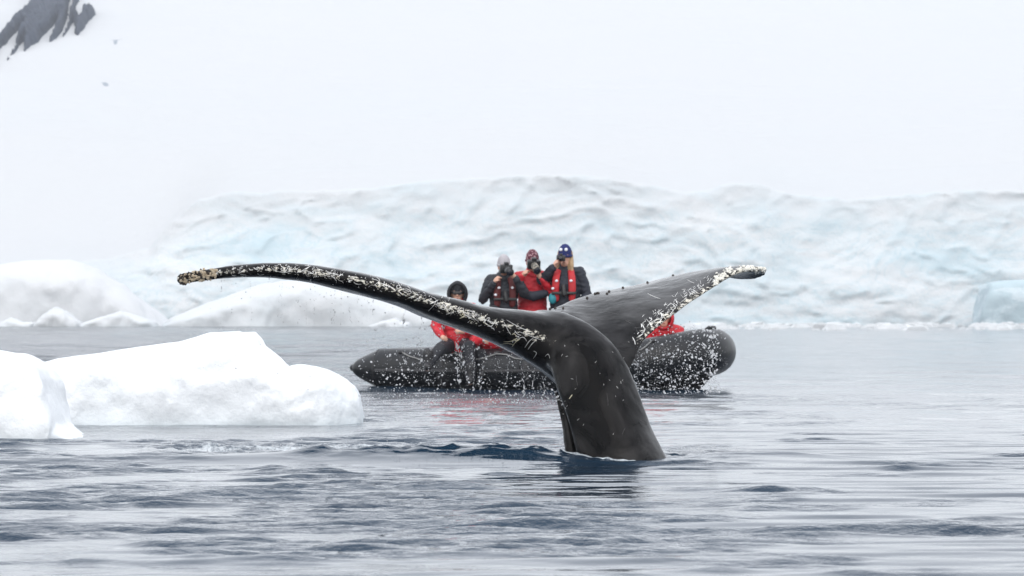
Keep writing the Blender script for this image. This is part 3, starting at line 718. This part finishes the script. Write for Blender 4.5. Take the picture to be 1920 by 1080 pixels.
for a, w in ((((1118, 672), (1121, 686), (1124, 702), (1127, 717)), 11), (((1113, 668), (1117, 674), (1122, 676)), 5), (((1166, 778), (1174, 786), (1180, 790)), 2.5), (((1178, 790), (1186, 796), (1198, 794)), 4), (((1172, 804), (1180, 800), (1190, 806)), 3),
             (((1196, 788), (1200, 796), (1204, 800)), 3), (((1100, 762), (1106, 770), (1104, 778)), 7), (((1130, 745), (1134, 745)), 4), (((1100, 812), (1112, 822), (1120, 836)), 9), (((1128, 846), (1150, 856), (1170, 858)), 5), (((1140, 838), (1152, 842), (1160, 850)), 4)):
    black.append((list(a), w))
strokes('pale_scar', white, M_SCAR)
strokes('faint_scratch', [w for w in white0], M_SCARG); strokes('cream_scar', cream, M_SCARY); strokes('black_gouge', black, M_GOUGE)

def barnacle_shape(r, h, n=8):
    rings = []
    for rr, zz in ((1.0, -0.3), (1.0, 0.0), (0.8, 0.5), (0.5, 1.0), (0.34, 0.95), (0.2, 0.55)):
        an = np.arange(n) * 2 * math.pi / n; k = 1 + 0.10 * ((np.arange(n) % 2) * 2 - 1)
        rings.append(np.stack([np.cos(an) * rr * r * k, np.sin(an) * rr * r * k, np.full(n, zz * h)], -1))
    return np.array(rings)
def place_barn(mb, px, py, r, h):
    ht = hit(px, py)
    if ht is None: return
    q, nn = ht; Rm = np.array(Vector(nn).to_track_quat('Z', 'Y').to_matrix())
    rg_ = barnacle_shape(r, h); mb.loft((rg_.reshape(-1, 3) @ Rm.T + q - W0).reshape(rg_.shape))
for nm, mat, n_, fx, r0 in (('barnacle_cluster', M_BARN, 70, lambda: (rs.uniform(340, 408), rs.gauss(0, 7)), 0.011), ('barnacle_cluster', M_BARND, 46, lambda: (rs.uniform(334, 350) if rs.random() < .6 else rs.uniform(350, 400), rs.gauss(0, 7)), 0.011)):
    mb = MB()
    for k in range(n_):
        x, dy_ = fx(); place_barn(mb, x, 520 + (x - 345) * -0.10 + dy_, r0 * rs.uniform(0.6, 1.25), r0 * rs.uniform(0.8, 1.5))
    if mb.n: tag(mb.build(nm, mat, whale, smooth=False), kind='stuff')
mb = MB()
for k in range(190):
    x = rs.uniform(1340, 1373) if rs.random() < 0.45 else rs.uniform(1384, 1436)
    y = np.interp(x, [1338, 1360, 1378, 1400, 1438], [527, 514, 501, 500, 504]) + rs.gauss(0, 1) * 4.5
    place_barn(mb, x, y, 0.008 * rs.uniform(0.6, 1.3), 0.006 * rs.uniform(0.8, 1.5))
if mb.n: tag(mb.build('barnacle_cluster', M_BARNW, whale, smooth=False), kind='stuff')
for (x, y) in ((1031, 571), (1041, 578), (1056, 578), (1101, 559), (1120, 546), (1142, 547), (1122, 541), (1168, 536), (1214, 524), (1262, 511), (1300, 500), (1116, 551), (1138, 551)):
    mb = MB()
    for dy_ in (0, 2, 4, 6, 9):
        if hit(x, y + dy_) is not None: place_barn(mb, x, y + dy_, 0.0095, 0.010); break
    if mb.n: mb.build('barnacle', M_BARND, whale, smooth=False)

# ------------------------------------------------------------------ boat
bpx, YB, BA = 1040, 56.9, math.radians(-24)
bl_ = P(bpx, HOR, YB); boat = empty('inflatable_boat', (bl_[0], YB, 0), 'black grey inflatable boat carrying passengers behind the whale tail', 'boat', rz=BA)
half = [(-2.60, 0.79, 0.29, 0.05), (-2.50, 0.79, 0.285, 0.13), (-2.20, 0.79, 0.28, 0.255), (-2.0, 0.79, 0.28, 0.272), (-1.0, 0.79, 0.28, 0.275), (0.0, 0.79, 0.285, 0.275), (0.8, 0.78, 0.31, 0.278),
        (1.3, 0.75, 0.36, 0.282), (1.7, 0.66, 0.42, 0.288), (2.0, 0.48, 0.475, 0.295), (2.17, 0.25, 0.51, 0.30), (2.22, 0.0, 0.52, 0.30)]
full = np.array(half + [(a, -b, c, d) for a, b, c, d in half[:-1][::-1]])
Kt = catmull(full, 150)
MB().tube(Kt[:, :3], Kt[:, 3], 28, capr=True).build('tube', M_TUBE, boat)
for sgn in (1, -1):                                                   # stern cones' seams, glued bands
    for xx in (-2.18, -1.1, 0.05, 1.05):
        i = int(np.argmin(np.abs(Kt[:, 0] - xx) + (Kt[:, 1] * sgn < 0) * 9)); p0, p1 = Kt[i - 1], Kt[i + 1]
        MB().tube([p0[:3] * 0.5 + Kt[i][:3] * 0.5, p1[:3] * 0.5 + Kt[i][:3] * 0.5], Kt[i][3] + 0.006, 28, capr=False).build('seam_band', M_RUBBER, boat)
    i0 = [i for i in range(len(Kt)) if Kt[i, 1] * sgn > 0.35]
    ii = i0 if sgn > 0 else i0
    outer = np.array([(Kt[i, 0], Kt[i, 1] + sgn * (Kt[i, 3] + 0.002) * 0.985, Kt[i, 2] - 0.03) for i in ii if Kt[i, 0] > -2.15 and Kt[i, 0] < 1.6])
    outer = outer[np.argsort(outer[:, 0])]
    MB().tube(outer, 0.022, 8, squash=(1, 1.5)).build('rub_strake', M_RUBBER, boat)
    rp = []; nseg = 7
    top = [i for i in ii if -1.9 < Kt[i, 0] < 1.75]; top = sorted(top, key=lambda i: Kt[i, 0])
    for m_, i in enumerate(top):
        f = m_ / (len(top) - 1) * nseg; sag = abs(math.sin(f * math.pi)); an = math.radians(52 - 26 * sag); r = Kt[i, 3] + 0.014
        rp.append((Kt[i, 0], Kt[i, 1] + sgn * r * math.cos(an), Kt[i, 2] + r * math.sin(an)))
    MB().tube(rp, 0.008, 6).build('grab_rope', M_ROPE, boat)
    for m_ in range(nseg + 1):
        i = top[int(round(m_ / nseg * (len(top) - 1)))]; an = math.radians(52); r = Kt[i, 3] + 0.004
        MB().ball((Kt[i, 0], Kt[i, 1] + sgn * r * math.cos(an), Kt[i, 2] + r * math.sin(an)), (0.05, 0.028, 0.028), 8, 5).build('rope_patch', M_RUBBER, boat)
# hull, deck, transom
xs = [-2.05, -1, 0, 1.0, 1.6, 2.0, 2.25]; rings = []
for x_, b_, kz, tz in zip(xs, (0.74, 0.76, 0.76, 0.72, 0.6, 0.36, 0.08), (-0.18, -0.2, -0.2, -0.2, -0.16, -0.06, 0.18), (0.12, 0.12, 0.12, 0.18, 0.26, 0.34, 0.42)):
    rings.append([(x_, -b_, tz), (x_, -b_ * 0.9, tz - 0.12), (x_, 0, kz), (x_, b_ * 0.9, tz - 0.12), (x_, b_, tz), (x_, 0, tz)])
MB().loft(rings).build('hull', M_RUBBER, boat, smooth=False)
MB().box((-0.3, 0, 0.128), (1.75, 0.56, 0.012)).build('deck', M_DECK, boat, smooth=False, bevel=0.004)
MB().box((-2.02, 0, 0.30), (0.03, 0.56, 0.26)).build('transom', M_DECK, boat, smooth=False, bevel=0.01)
MB().tube([(2.22, -0.18, 0.80), (2.24, -0.1, 0.835), (2.25, 0.1, 0.835), (2.22, 0.18, 0.80)], 0.018, 8).build('bow_handle', M_RUBBER, boat)

# ------------------------------------------------------------------ people
def arm_chain(sh, el, wr_): return [sh, tuple((np.array(sh) + el) / 2 + (0, 0, 0.0)), el, wr_]
def hand(mb, wr_, tgt, side, curl=0.6, toward=(0, -1, 0)):
    """palm, four bent fingers of unequal length and a thumb, closing about what is held"""
    wr_, tgt = np.array(wr_, float), np.array(tgt, float); d = tgt - wr_; d /= np.linalg.norm(d) + 1e-9
    up = np.array([0, 0, 1.0]) if abs(d[2]) < 0.8 else np.array([0, -1.0, 0]); wdt = np.cross(d, up); wdt /= np.linalg.norm(wdt); nrm = np.cross(wdt, d)
    inn = np.array([-side, 0, 0.0]) - d * (np.array([-side, 0, 0.0]) @ d); inn = inn / (np.linalg.norm(inn) + 1e-9); sp = np.cross(d, inn)
    mb.tube([wr_, wr_ + d * 0.045, wr_ + d * 0.085], [0.027, 0.036, 0.034], 10, squash=(1, 1))
    for j, ln in enumerate((0.068, 0.078, 0.074, 0.058)):
        b = wr_ + d * 0.085 + sp * (j - 1.5) * 0.021; k1 = b + (d * (1 - curl * 0.4) + inn * curl * 0.6) * ln * 0.5; k2 = k1 + (d * (0.5 - curl * 0.5) + inn * (0.4 + curl * 0.6)) * ln * 0.5
        mb.tube([b, k1, k2], [0.0105, 0.0098, 0.0085], 8)
    tb = wr_ + d * 0.035 - sp * 0.03; mb.tube([tb, tb - sp * 0.022 + d * 0.025 + inn * 0.012, tb - sp * 0.024 + d * 0.05 + inn * 0.03], [0.0125, 0.0115, 0.0095], 8)

def make_person(loc, label, jacket, vest=None, hat=None, hood=None, hair=None, joints=None, scale=1.0, rz=0, trousers=M_TROU, seated=False, gloves=True, hat_h=1.0, group=None, vox=0.010):
    p = empty('person', loc, label, 'person', group or 'passengers in the inflatable boat', rz, scale)
    J = dict(pelvis=(0, 0, 0.93), chest=(0, -0.02, 1.25), neck=(0, -0.01, 1.45), head=(0, -0.04, 1.585),
             shL=(-0.185, 0, 1.40), shR=(0.185, 0, 1.40), elL=(-0.31, -0.14, 1.20), elR=(0.31, -0.14, 1.20), wrL=(-0.13, -0.24, 1.46), wrR=(0.13, -0.24, 1.46),
             tgL=(-0.05, -0.22, 1.56), tgR=(0.05, -0.22, 1.56), hipL=(-0.09, 0, 0.90), hipR=(0.09, 0, 0.90), knL=(-0.12, -0.03, 0.48), knR=(0.12, -0.03, 0.48), anL=(-0.13, 0, 0.09), anR=(0.13, 0, 0.09))
    J.update(joints or {}); J = {k: np.array(v, float) for k, v in J.items()}
    hd = J['head']
    b = MB()
    b.ball(hd + (0, 0, 0.02), (0.076, 0.096, 0.105), 18, 11); b.ball(hd + (0, -0.03, -0.06), (0.055, 0.062, 0.058), 14, 9)      # skull, jaw
    b.tube([hd + (0, -0.088, 0.03), hd + (0, -0.112, -0.012)], [0.010, 0.016], 8); b.ball(hd + (0, -0.09, -0.05), (0.026, 0.012, 0.012), 8, 5)   # nose, lips
    for s in (-1, 1):
        b.ball(hd + (s * 0.078, 0.005, 0.0), (0.012, 0.022, 0.034), 8, 7); b.ball(hd + (s * 0.032, -0.082, 0.045), (0.028, 0.014, 0.009), 8, 5)
    b.tube([J['neck'] - (0, 0, 0.06), hd - (0, -0.01, 0.06)], [0.062, 0.056], 14)
    b.tube([J['pelvis'], (J['pelvis'] + J['chest']) / 2, J['chest'], J['neck'] - (0, 0, 0.05)], [0.13, 0.12, 0.145, 0.07], 16, squash=(1.15, 0.8), up=(0, 1, 0))
    for s in 'LR':
        sg = -1 if s == 'L' else 1
        b.tube([J['sh' + s], J['el' + s], J['wr' + s]], [0.05, 0.04, 0.027], 12)
        hand(b, J['wr' + s], J['tg' + s], sg)
        b.tube([J['hip' + s], J['kn' + s], J['an' + s]], [0.085, 0.055, 0.04], 12)
        b.tube([J['an' + s] - (0, -0.03, 0.05), J['an' + s] - (0, 0.13, 0.06)], [0.042, 0.036], 10)
    b.fuse('body', M_SKIN, p, voxel=vox, smooth=3)
    jk = MB()
    jk.tube([J['pelvis'] - (0, 0, 0.02), (J['pelvis'] + J['chest']) / 2, J['chest'], J['neck'] - (0, 0, 0.075)], [0.185, 0.175, 0.19, 0.12], 20, squash=(1.10, 0.82), up=(0, 1, 0))
    jk.tube([J['shL'], J['neck'] - (0, 0, 0.05), J['shR']], [0.075, 0.10, 0.075], 14)
    jk.tube([J['neck'] - (0, 0, 0.07), J['neck'] + (0, 0.005, 0.035)], [0.095, 0.088], 16)
    for s in 'LR':
        jk.tube([J['sh' + s], J['el' + s], J['wr' + s] * 0.93 + J['el' + s] * 0.07], [0.080, 0.068, 0.050], 14, capr=True)
    if not seated: jk.tube([J['pelvis'] + (0, 0, 0.02), J['pelvis'] - (0, 0, 0.14)], [0.185, 0.19], 18, squash=(1.08, 0.8), up=(0, 1, 0))
    jo = jk.fuse('jacket', jacket, p, voxel=vox * 1.1, smooth=5)
    Vj = coords(jo); nj = np.empty(len(Vj) * 3, np.float32); jo.data.vertices.foreach_get('normal', nj)
    set_coords(jo, Vj + nj.reshape(-1, 3) * ((fbm(Vj * (7, 7, 15) + loc[0] * 9, 3, 0.5, ridged=True) - 0.6) * 0.010)[:, None])
    tr = MB(); tr.tube([J['pelvis'], J['pelvis'] - (0, 0, 0.06)], 0.165, 16, squash=(1.05, 0.8), up=(0, 1, 0))
    for s in 'LR':
        tr.tube([J['hip' + s], J['kn' + s], J['an' + s]], [0.115, 0.085, 0.075], 14)
    tr.fuse('trousers', trousers, p, voxel=vox * 1.2, smooth=5)
    for s in 'LR':
        bt = MB(); a = J['an' + s]; bt.tube([a + (0, 0, 0.14), a - (0, 0, 0.02)], [0.078, 0.065], 12); bt.tube([a - (0, 0.0, 0.03), a - (0, 0.17, 0.035)], [0.062, 0.05], 12)
        bt.fuse('boot', M_RUBBER, p, voxel=0.014, smooth=3)
    if vest:
        for s in (-1, 1):
            c = J['chest']; vb = MB()
            vb.tube([c + (s * 0.105, -0.145, -0.19), c + (s * 0.11, -0.165, -0.05), c + (s * 0.105, -0.15, 0.08), c + (s * 0.085, -0.09, 0.17), c + (s * 0.075, 0.0, 0.20)], [0.044, 0.050, 0.047, 0.042, 0.036], 12, squash=(1.0, 0.45), up=(0, 1, 0))
            vb.build('vest_panel', vest, p)
        MB().box(J['chest'] + (0, -0.185, -0.12), (0.16, 0.012, 0.018)).build('vest_strap', M_CAMB, p, bevel=0.004)
        for (dx, dz) in ((-0.09, 0.04), (0.10, 0.04), (-0.14, -0.06)):
            MB().ball(J['chest'] + (dx, -0.215, dz), (0.022, 0.012, 0.018), 8, 5).build('reflective_patch', M_WHITE, p)
        MB().tube([J['chest'] + (0, -0.2, -0.03), J['chest'] + (0.01, -0.21, -0.14)], [0.03, 0.034], 10).build('chest_pouch', M_CAMB, p)
    if hat:
        rings = []
        for z_, r_x, r_y in ((-0.005, .088, .108), (0.03, .091, .110), (0.065, .088, .104), (0.098, .078, .090), (0.124, .060, .070), (0.142 * hat_h, .036, .042), (0.150 * hat_h, .010, .010)):
            an = np.arange(22) * 2 * math.pi / 22; w = 1 + 0.012 * np.sin(an * 7)
            rings.append(np.stack([np.cos(an) * r_x * w, np.sin(an) * r_y * w + 0.008 - 0.03 * 0, np.full(22, z_) + 0.015 * np.sin(an) * (z_ < 0.05)], -1) + hd + (0, 0, 0.035))
        MB().loft(rings).build('beanie', hat, p)
        an = np.linspace(0, 2 * math.pi, 23); MB().tube(np.stack([np.cos(an) * .090, np.sin(an) * .109 + 0.008, 0.038 + 0.012 * np.sin(an)], -1) + hd, 0.013, 8, capr=False, squash=(1, 1.4)).build('beanie_cuff', hat, p)
    if hood:
        rings = []
        for t_ in np.linspace(0, 1, 9):       # shell round the back of the head with an opening at the face
            a = math.pi * (0.5 - t_ * 0.95) ; yy = -0.085 + t_ * 0.215; r = math.sqrt(max(0.0, 1 - ((yy + 0.0) / 0.135) ** 2)) * 0.132 + 0.004
            an = np.arange(22) * 2 * math.pi / 22
            rings.append(np.stack([np.cos(an) * r * 0.92, np.full(22, yy), np.sin(an) * r * 1.12 + 0.01], -1) + hd)
        ho = MB().loft(rings, cap=False).build('hood', hood, p)
        sm_ = ho.modifiers.new('t', 'SOLIDIFY'); sm_.thickness = 0.016; bake(ho)
    if hair:
        hb = MB()
        for (dx, dz0, ln, ry) in ((-0.085, 0.03, 0.16, .0), (0.085, 0.03, 0.20, .0), (0.06, 0.0, 0.24, -0.03), (0.09, -0.02, 0.17, -0.05), (-0.07, 0.0, 0.19, 0.02)):
            hb.tube([hd + (dx * 0.85, 0.02, dz0 + 0.05), hd + (dx, 0.0 + ry, dz0 - ln * 0.4), hd + (dx * 1.15, -0.03 + ry, dz0 - ln)], [0.03, 0.034, 0.016], 8)
        hb.ball(hd + (0, 0.03, 0.01), (0.088, 0.09, 0.10), 14, 9)
        hb.fuse('hair', hair, p, voxel=0.011, smooth=2)
    for s in (-1, 1):
        MB().ball(hd + (s * 0.031, -0.083, 0.022), (0.013, 0.009, 0.008), 8, 5).build('eye', M_EYE, p)
    MB().ball(hd + (0, -0.101, -0.050), (0.022, 0.005, 0.006), 8, 5).build('mouth', M_LIP, p)
    return p, J
def held_camera(p, J, label, off=(0, -0.19, 0.02), lens=0.16, cover=None, scale=1.0, ang=(0, 0)):
    cz, sz = math.cos(p.rotation_euler[2]), math.sin(p.rotation_euler[2]); v_ = (J['head'] + np.array(off)) * p.scale[0]
    loc = np.array(p.location) + (v_[0] * cz - v_[1] * sz, v_[0] * sz + v_[1] * cz, v_[2])
    c = empty('photo_camera', loc, label, 'camera', 'cameras held by the passengers'); c.rotation_euler = (ang[0], 0, ang[1] + p.rotation_euler[2]); c.scale = (scale,) * 3
    MB().box((0, 0, 0), (0.072, 0.036, 0.050)).build('camera_body', M_CAMB, c, bevel=0.010)
    MB().box((0, -0.005, 0.062), (0.026, 0.030, 0.018)).build('viewfinder', M_CAMB, c, bevel=0.006)
    MB().tube([(0, -0.03, 0), (0, -0.06, 0), (0, -0.061 - lens * 0.5, 0), (0, -0.06 - lens, 0)], [0.036, 0.038, 0.040, 0.046], 18, capr=False).build('lens', cover or M_CAMB, c)
    MB().tube([(0, -0.062 - lens, 0), (0, -0.064 - lens, 0)], [0.038, 0.036], 18, capr=False).build('lens_glass', M_LENS, c)
    return c

FZ = 0.14
def foot(px, Y): return (float((px - 960) / F * Y), Y, FZ)
def hscale(py, Y, tall): return (zat(py, Y) - FZ) / tall
# man with the grey beanie
p2, J2 = make_person(foot(944, 56.7), 'person in grey beanie and black jacket with dull red life vest, standing with a camera', M_CHAR, M_DKRED, M_GREYB, scale=hscale(472, 56.7, 1.80), hat_h=1.05, rz=0.12,
                     joints=dict(elL=(-0.30, -0.06, 1.12), wrL=(-0.16, -0.22, 1.36), tgL=(-0.07, -0.24, 1.47), elR=(0.27, -0.20, 1.22), wrR=(0.14, -0.30, 1.42), tgR=(0.05, -0.28, 1.52), head=(0.0, -0.05, 1.575)))
held_camera(p2, J2, 'black camera with a long lens at the face of the person in grey beanie', off=(0.01, -0.18, -0.02), lens=0.22, scale=1.15, ang=(0.15, 0.05))
p3, J3 = make_person(foot(998, 56.9), 'person in maroon patterned beanie and red jacket, standing with a camera at the face', M_RED, None, M_MARB, scale=hscale(464, 56.9, 1.80), hat_h=1.05, rz=0.04,
                     joints=dict(elL=(-0.33, -0.16, 1.20), wrL=(-0.15, -0.25, 1.40), tgL=(-0.06, -0.24, 1.50), elR=(0.28, -0.18, 1.14), wrR=(0.12, -0.26, 1.36), tgR=(0.05, -0.24, 1.47)))
held_camera(p3, J3, 'camera in a mottled cover at the face of the person in red jacket', off=(0.01, -0.19, -0.02), lens=0.18, cover=M_CAMO, scale=1.2, ang=(0.3, 0.12))
MB().tube([(-0.14, -0.24, 1.16), (0.0, -0.27, 1.13), (0.16, -0.22, 1.17)], [0.05, 0.07, 0.055], 14).build('chest_bag', M_NAVY, p3)
p4, J4 = make_person(foot(1060, 56.8), 'person with long blond hair in blue beanie, black jacket and bright red life vest', M_NAVY, M_REDV, M_BLUEB, hair=M_HAIR, scale=hscale(454, 56.8, 1.80), hat_h=1.05, rz=-0.12,
                     joints=dict(elL=(-0.30, -0.16, 1.30), wrL=(-0.13, -0.22, 1.47), tgL=(-0.06, -0.20, 1.58), elR=(0.29, -0.02, 1.10), wrR=(0.20, -0.2, 0.98), tgR=(0.12, -0.25, 0.95)))
for dx in (-0.035, 0.035): MB().ball(J4['head'] + (dx - 0.01, -0.098, 0.115), (0.022, 0.010, 0.022), 10, 6).build('beanie_badge', M_WHITE, p4)
MB().ball(J4['pelvis'] + (-0.15, -0.17, 0.13), (0.055, 0.04, 0.075), 12, 8).build('teal_pouch', M_TEAL, p4)
held_camera(p4, J4, 'small dark binoculars-sized camera held up by the blond person in blue beanie', off=(-0.035, -0.165, 0.0), lens=0.05, scale=0.8)
# seated at the stern
sit = dict(pelvis=(0, 0.0, 0.58), chest=(0, -0.04, 0.88), neck=(0, -0.03, 1.08), head=(0.0, -0.06, 1.215), shL=(-0.19, -0.02, 1.03), shR=(0.19, -0.02, 1.03),
           elL=(-0.29, -0.10, 0.80), elR=(0.27, -0.16, 0.80), wrL=(-0.20, -0.30, 0.66), wrR=(0.10, -0.34, 0.72), tgL=(-0.17, -0.40, 0.63), tgR=(0.02, -0.40, 0.73),
           hipL=(-0.09, -0.02, 0.55), hipR=(0.09, -0.02, 0.55), knL=(-0.17, -0.42, 0.52), knR=(0.16, -0.44, 0.54), anL=(-0.20, -0.50, 0.12), anR=(0.18, -0.5, 0.12))
p1, J1 = make_person((float((857 - 960) / F * 56.2), 56.6, 0.05), 'person in black hood and red jacket, seated at the stern of the boat', M_RED, None, M_BLACKB, hood=M_BLACKB, joints=dict(sit, pelvis=(0.02, -0.05, 0.56), knL=(-0.22, -0.52, 0.50), anL=(-0.38, -0.66, 0.30)), seated=True, scale=1.0)
MB().box(J1['head'] + (0, -0.1, 0.02), (0.055, 0.02, 0.022)).build('goggles', M_CAMB, p1, bevel=0.008)
crouch = dict(pelvis=(0, 0.1, 0.26), chest=(0, -0.05, 0.52), neck=(0, -0.10, 0.70), head=(0.0, -0.16, 0.80), shL=(-0.19, -0.09, 0.65), shR=(0.19, -0.09, 0.65),
              elL=(-0.29, -0.2, 0.46), elR=(0.28, -0.22, 0.46), wrL=(-0.16, -0.36, 0.52), wrR=(0.14, -0.36, 0.52), tgL=(-0.06, -0.40, 0.54), tgR=(0.04, -0.40, 0.55),
              hipL=(-0.09, 0.08, 0.24), hipR=(0.09, 0.08, 0.24), knL=(-0.18, -0.30, 0.34), knR=(0.17, -0.30, 0.34), anL=(-0.16, -0.2, 0.10), anR=(0.16, -0.2, 0.10))
make_person((float((926 - 960) / F * 56.4), 56.5, FZ), 'person in red jacket sitting low behind the boat tube, face hidden by the fluke', M_RED, None, M_BLACKB, joints=crouch, seated=True, vox=0.013)
p5, J5 = make_person((float((1243 - 960) / F * 56.3), 56.2, FZ), 'person in a red hood sitting low in the bow, peeping out under the fluke', M_RED, None, None, hood=M_RED, joints=crouch, seated=True, vox=0.012)

# ------------------------------------------------------------------ spray
rd = np.random.default_rng(17)
pts = []
def drop(px, py, Y, r, st=1.0): pts.append((*P(px, py, Y), r, st))
def rr_(big=1.0): return min(0.0085, 0.0012 + 0.0021 * rd.exponential()) * big
lowx = [333, 352, 383, 435, 497, 539, 581, 622, 664, 702, 764, 816, 868, 920, 962, 993, 1018, 1035, 1050, 1066, 1075]
lowy = [534, 536, 527, 523, 522, 524, 531, 539, 550, 557, 578, 601, 620, 640, 661, 682, 701, 715, 745, 782, 840]
for k in range(1350):                                                       # fall from the left fluke before the boat
    x = rd.uniform(672, 1062); y0 = np.interp(x, lowx, lowy)
    y = y0 + (760 - y0) * rd.random() ** 0.7
    if x < 720 and rd.random() < 0.4: continue
    drop(x, y, rd.uniform(28.3, 29.2), rr_())
for x0 in (760, 792, 852, 862, 872, 884, 905, 950, 975, 1000, 1018):                # falling strings
    y = np.interp(x0, lowx, lowy); x = x0
    for j in range(48 if x0 in (852, 862, 975, 1000) else 24):
        y += rd.uniform(2, 6); x += rd.normal() * 1.6
        if y > 745: break
        drop(x, y, 28.7 + rd.normal() * 0.05, rr_(1.15), rd.uniform(1, 2))
for x0 in (415, 470, 520, 528, 560, 574, 583, 590, 622, 630, 640, 655, 670, 690, 700):
    y = np.interp(x0, lowx, lowy); x = x0
    for j in range(26):
        y += rd.exponential() * 5 + 1; x += rd.normal() * 0.8
        if y > 612: break
        drop(x, y, 28.6, rr_(0.55), rd.uniform(1, 2.5))
for k in range(260):
    x = rd.uniform(380, 700); drop(x, np.interp(x, lowx, lowy) + 200 * rd.random() ** 1.2, rd.uniform(28.3, 29), rr_(0.6))
for k in range(950):                                                      # under the right fluke
    x = rd.uniform(1188, 1345) if rd.random() < 0.9 else rd.uniform(1188, 1372)
    y0 = np.interp(x, [1188, 1202, 1241, 1270, 1308, 1345], [690, 648, 612, 612, 612, 612])
    y = y0 + (738 - y0) * rd.random() ** 0.65
    drop(x, y, rd.uniform(28.6, 29.8), rr_(1.05))
for k in range(1300):
    x = rd.uniform(700, 1062) if k % 2 else rd.uniform(1188, 1365)
    y0 = np.interp(x, lowx, lowy) if k % 2 else 620
    drop(x, y0 + (745 - y0) * rd.random() ** 0.8, rd.uniform(28.3, 29.6), 0.0009 + 0.0012 * rd.random())
for k in range(150): drop(1335 + rd.normal() * 9, 615 + 120 * rd.random(), 29.2, rr_(1.3), rd.uniform(1, 1.6))
for k in range(70): drop(1190 + 150 * rd.random(), 612 + 6 * rd.normal(), 29.2, rr_(0.8))
for k in range(90): drop(rd.uniform(1330, 1440), 530 + 90 * rd.random() ** 1.5, 29.5, rr_(0.4))
for k in range(90): drop(1195 + 12 * rd.normal(), 650 + 50 * rd.random(), 28.9, rr_(0.9))
for k in range(500): drop(rd.uniform(230, 900), 858 - abs(rd.normal()) * 14, rd.uniform(28.5, 29.6), rr_(0.7))       # low spray over the foam
for k in range(160): drop(rd.uniform(1230, 1420), 850 - abs(rd.normal()) * 10, rd.uniform(28.5, 29.2), rr_(0.6))
bm = bmesh.new(); bmesh.ops.create_icosphere(bm, subdivisions=1, radius=1.0); iv = np.array([v.co[:] for v in bm.verts]); ifc = np.array([[v.index for v in f.verts] for f in bm.faces]); bm.free()
AV, AF = [], []
for k, (x, y, z, r, st) in enumerate(pts):
    if z < 0.01: continue
    j = 1 + 0.15 * rd.normal(size=(len(iv), 1)); tilt = rd.normal() * 0.35
    q = iv * j * r * ((1, 1, st) if st < 1.6 else (0.6, 0.6, st * 1.3)); q[:, 0] += q[:, 2] * tilt
    AF.append(ifc + len(AV) * len(iv)); AV.append(q + (x, y, z))
o = mesh_obj('water_spray', np.vstack(AV), np.vstack(AF).tolist(), M_DROP)
tag(o, 'white water drops raining down from the raised flukes', 'spray', kind='stuff')

# ------------------------------------------------------------------ haze
n = NT('haze_air'); n.n.remove(n.b)
pv = n.new('ShaderNodeVolumePrincipled', Density=0.0002); pv.inputs['Color'].default_value = (0.93, 0.96, 1.0, 1)
n.link(pv.outputs[0], n.n['Material Output'].inputs['Volume'])
hz = MB().box((0, 480, 49.0), (600, 560, 52.0)).build('haze', n.m, smooth=False)
zt = max(V_[2] for V_ in [(0, 0, SZ.max() + 4)])
Vh = coords(hz); Vh[:, 2] = np.where(Vh[:, 2] > 20, zt, -3.0); set_coords(hz, Vh)
tag(hz, 'thin pale mist filling the bay', 'haze', kind='stuff')
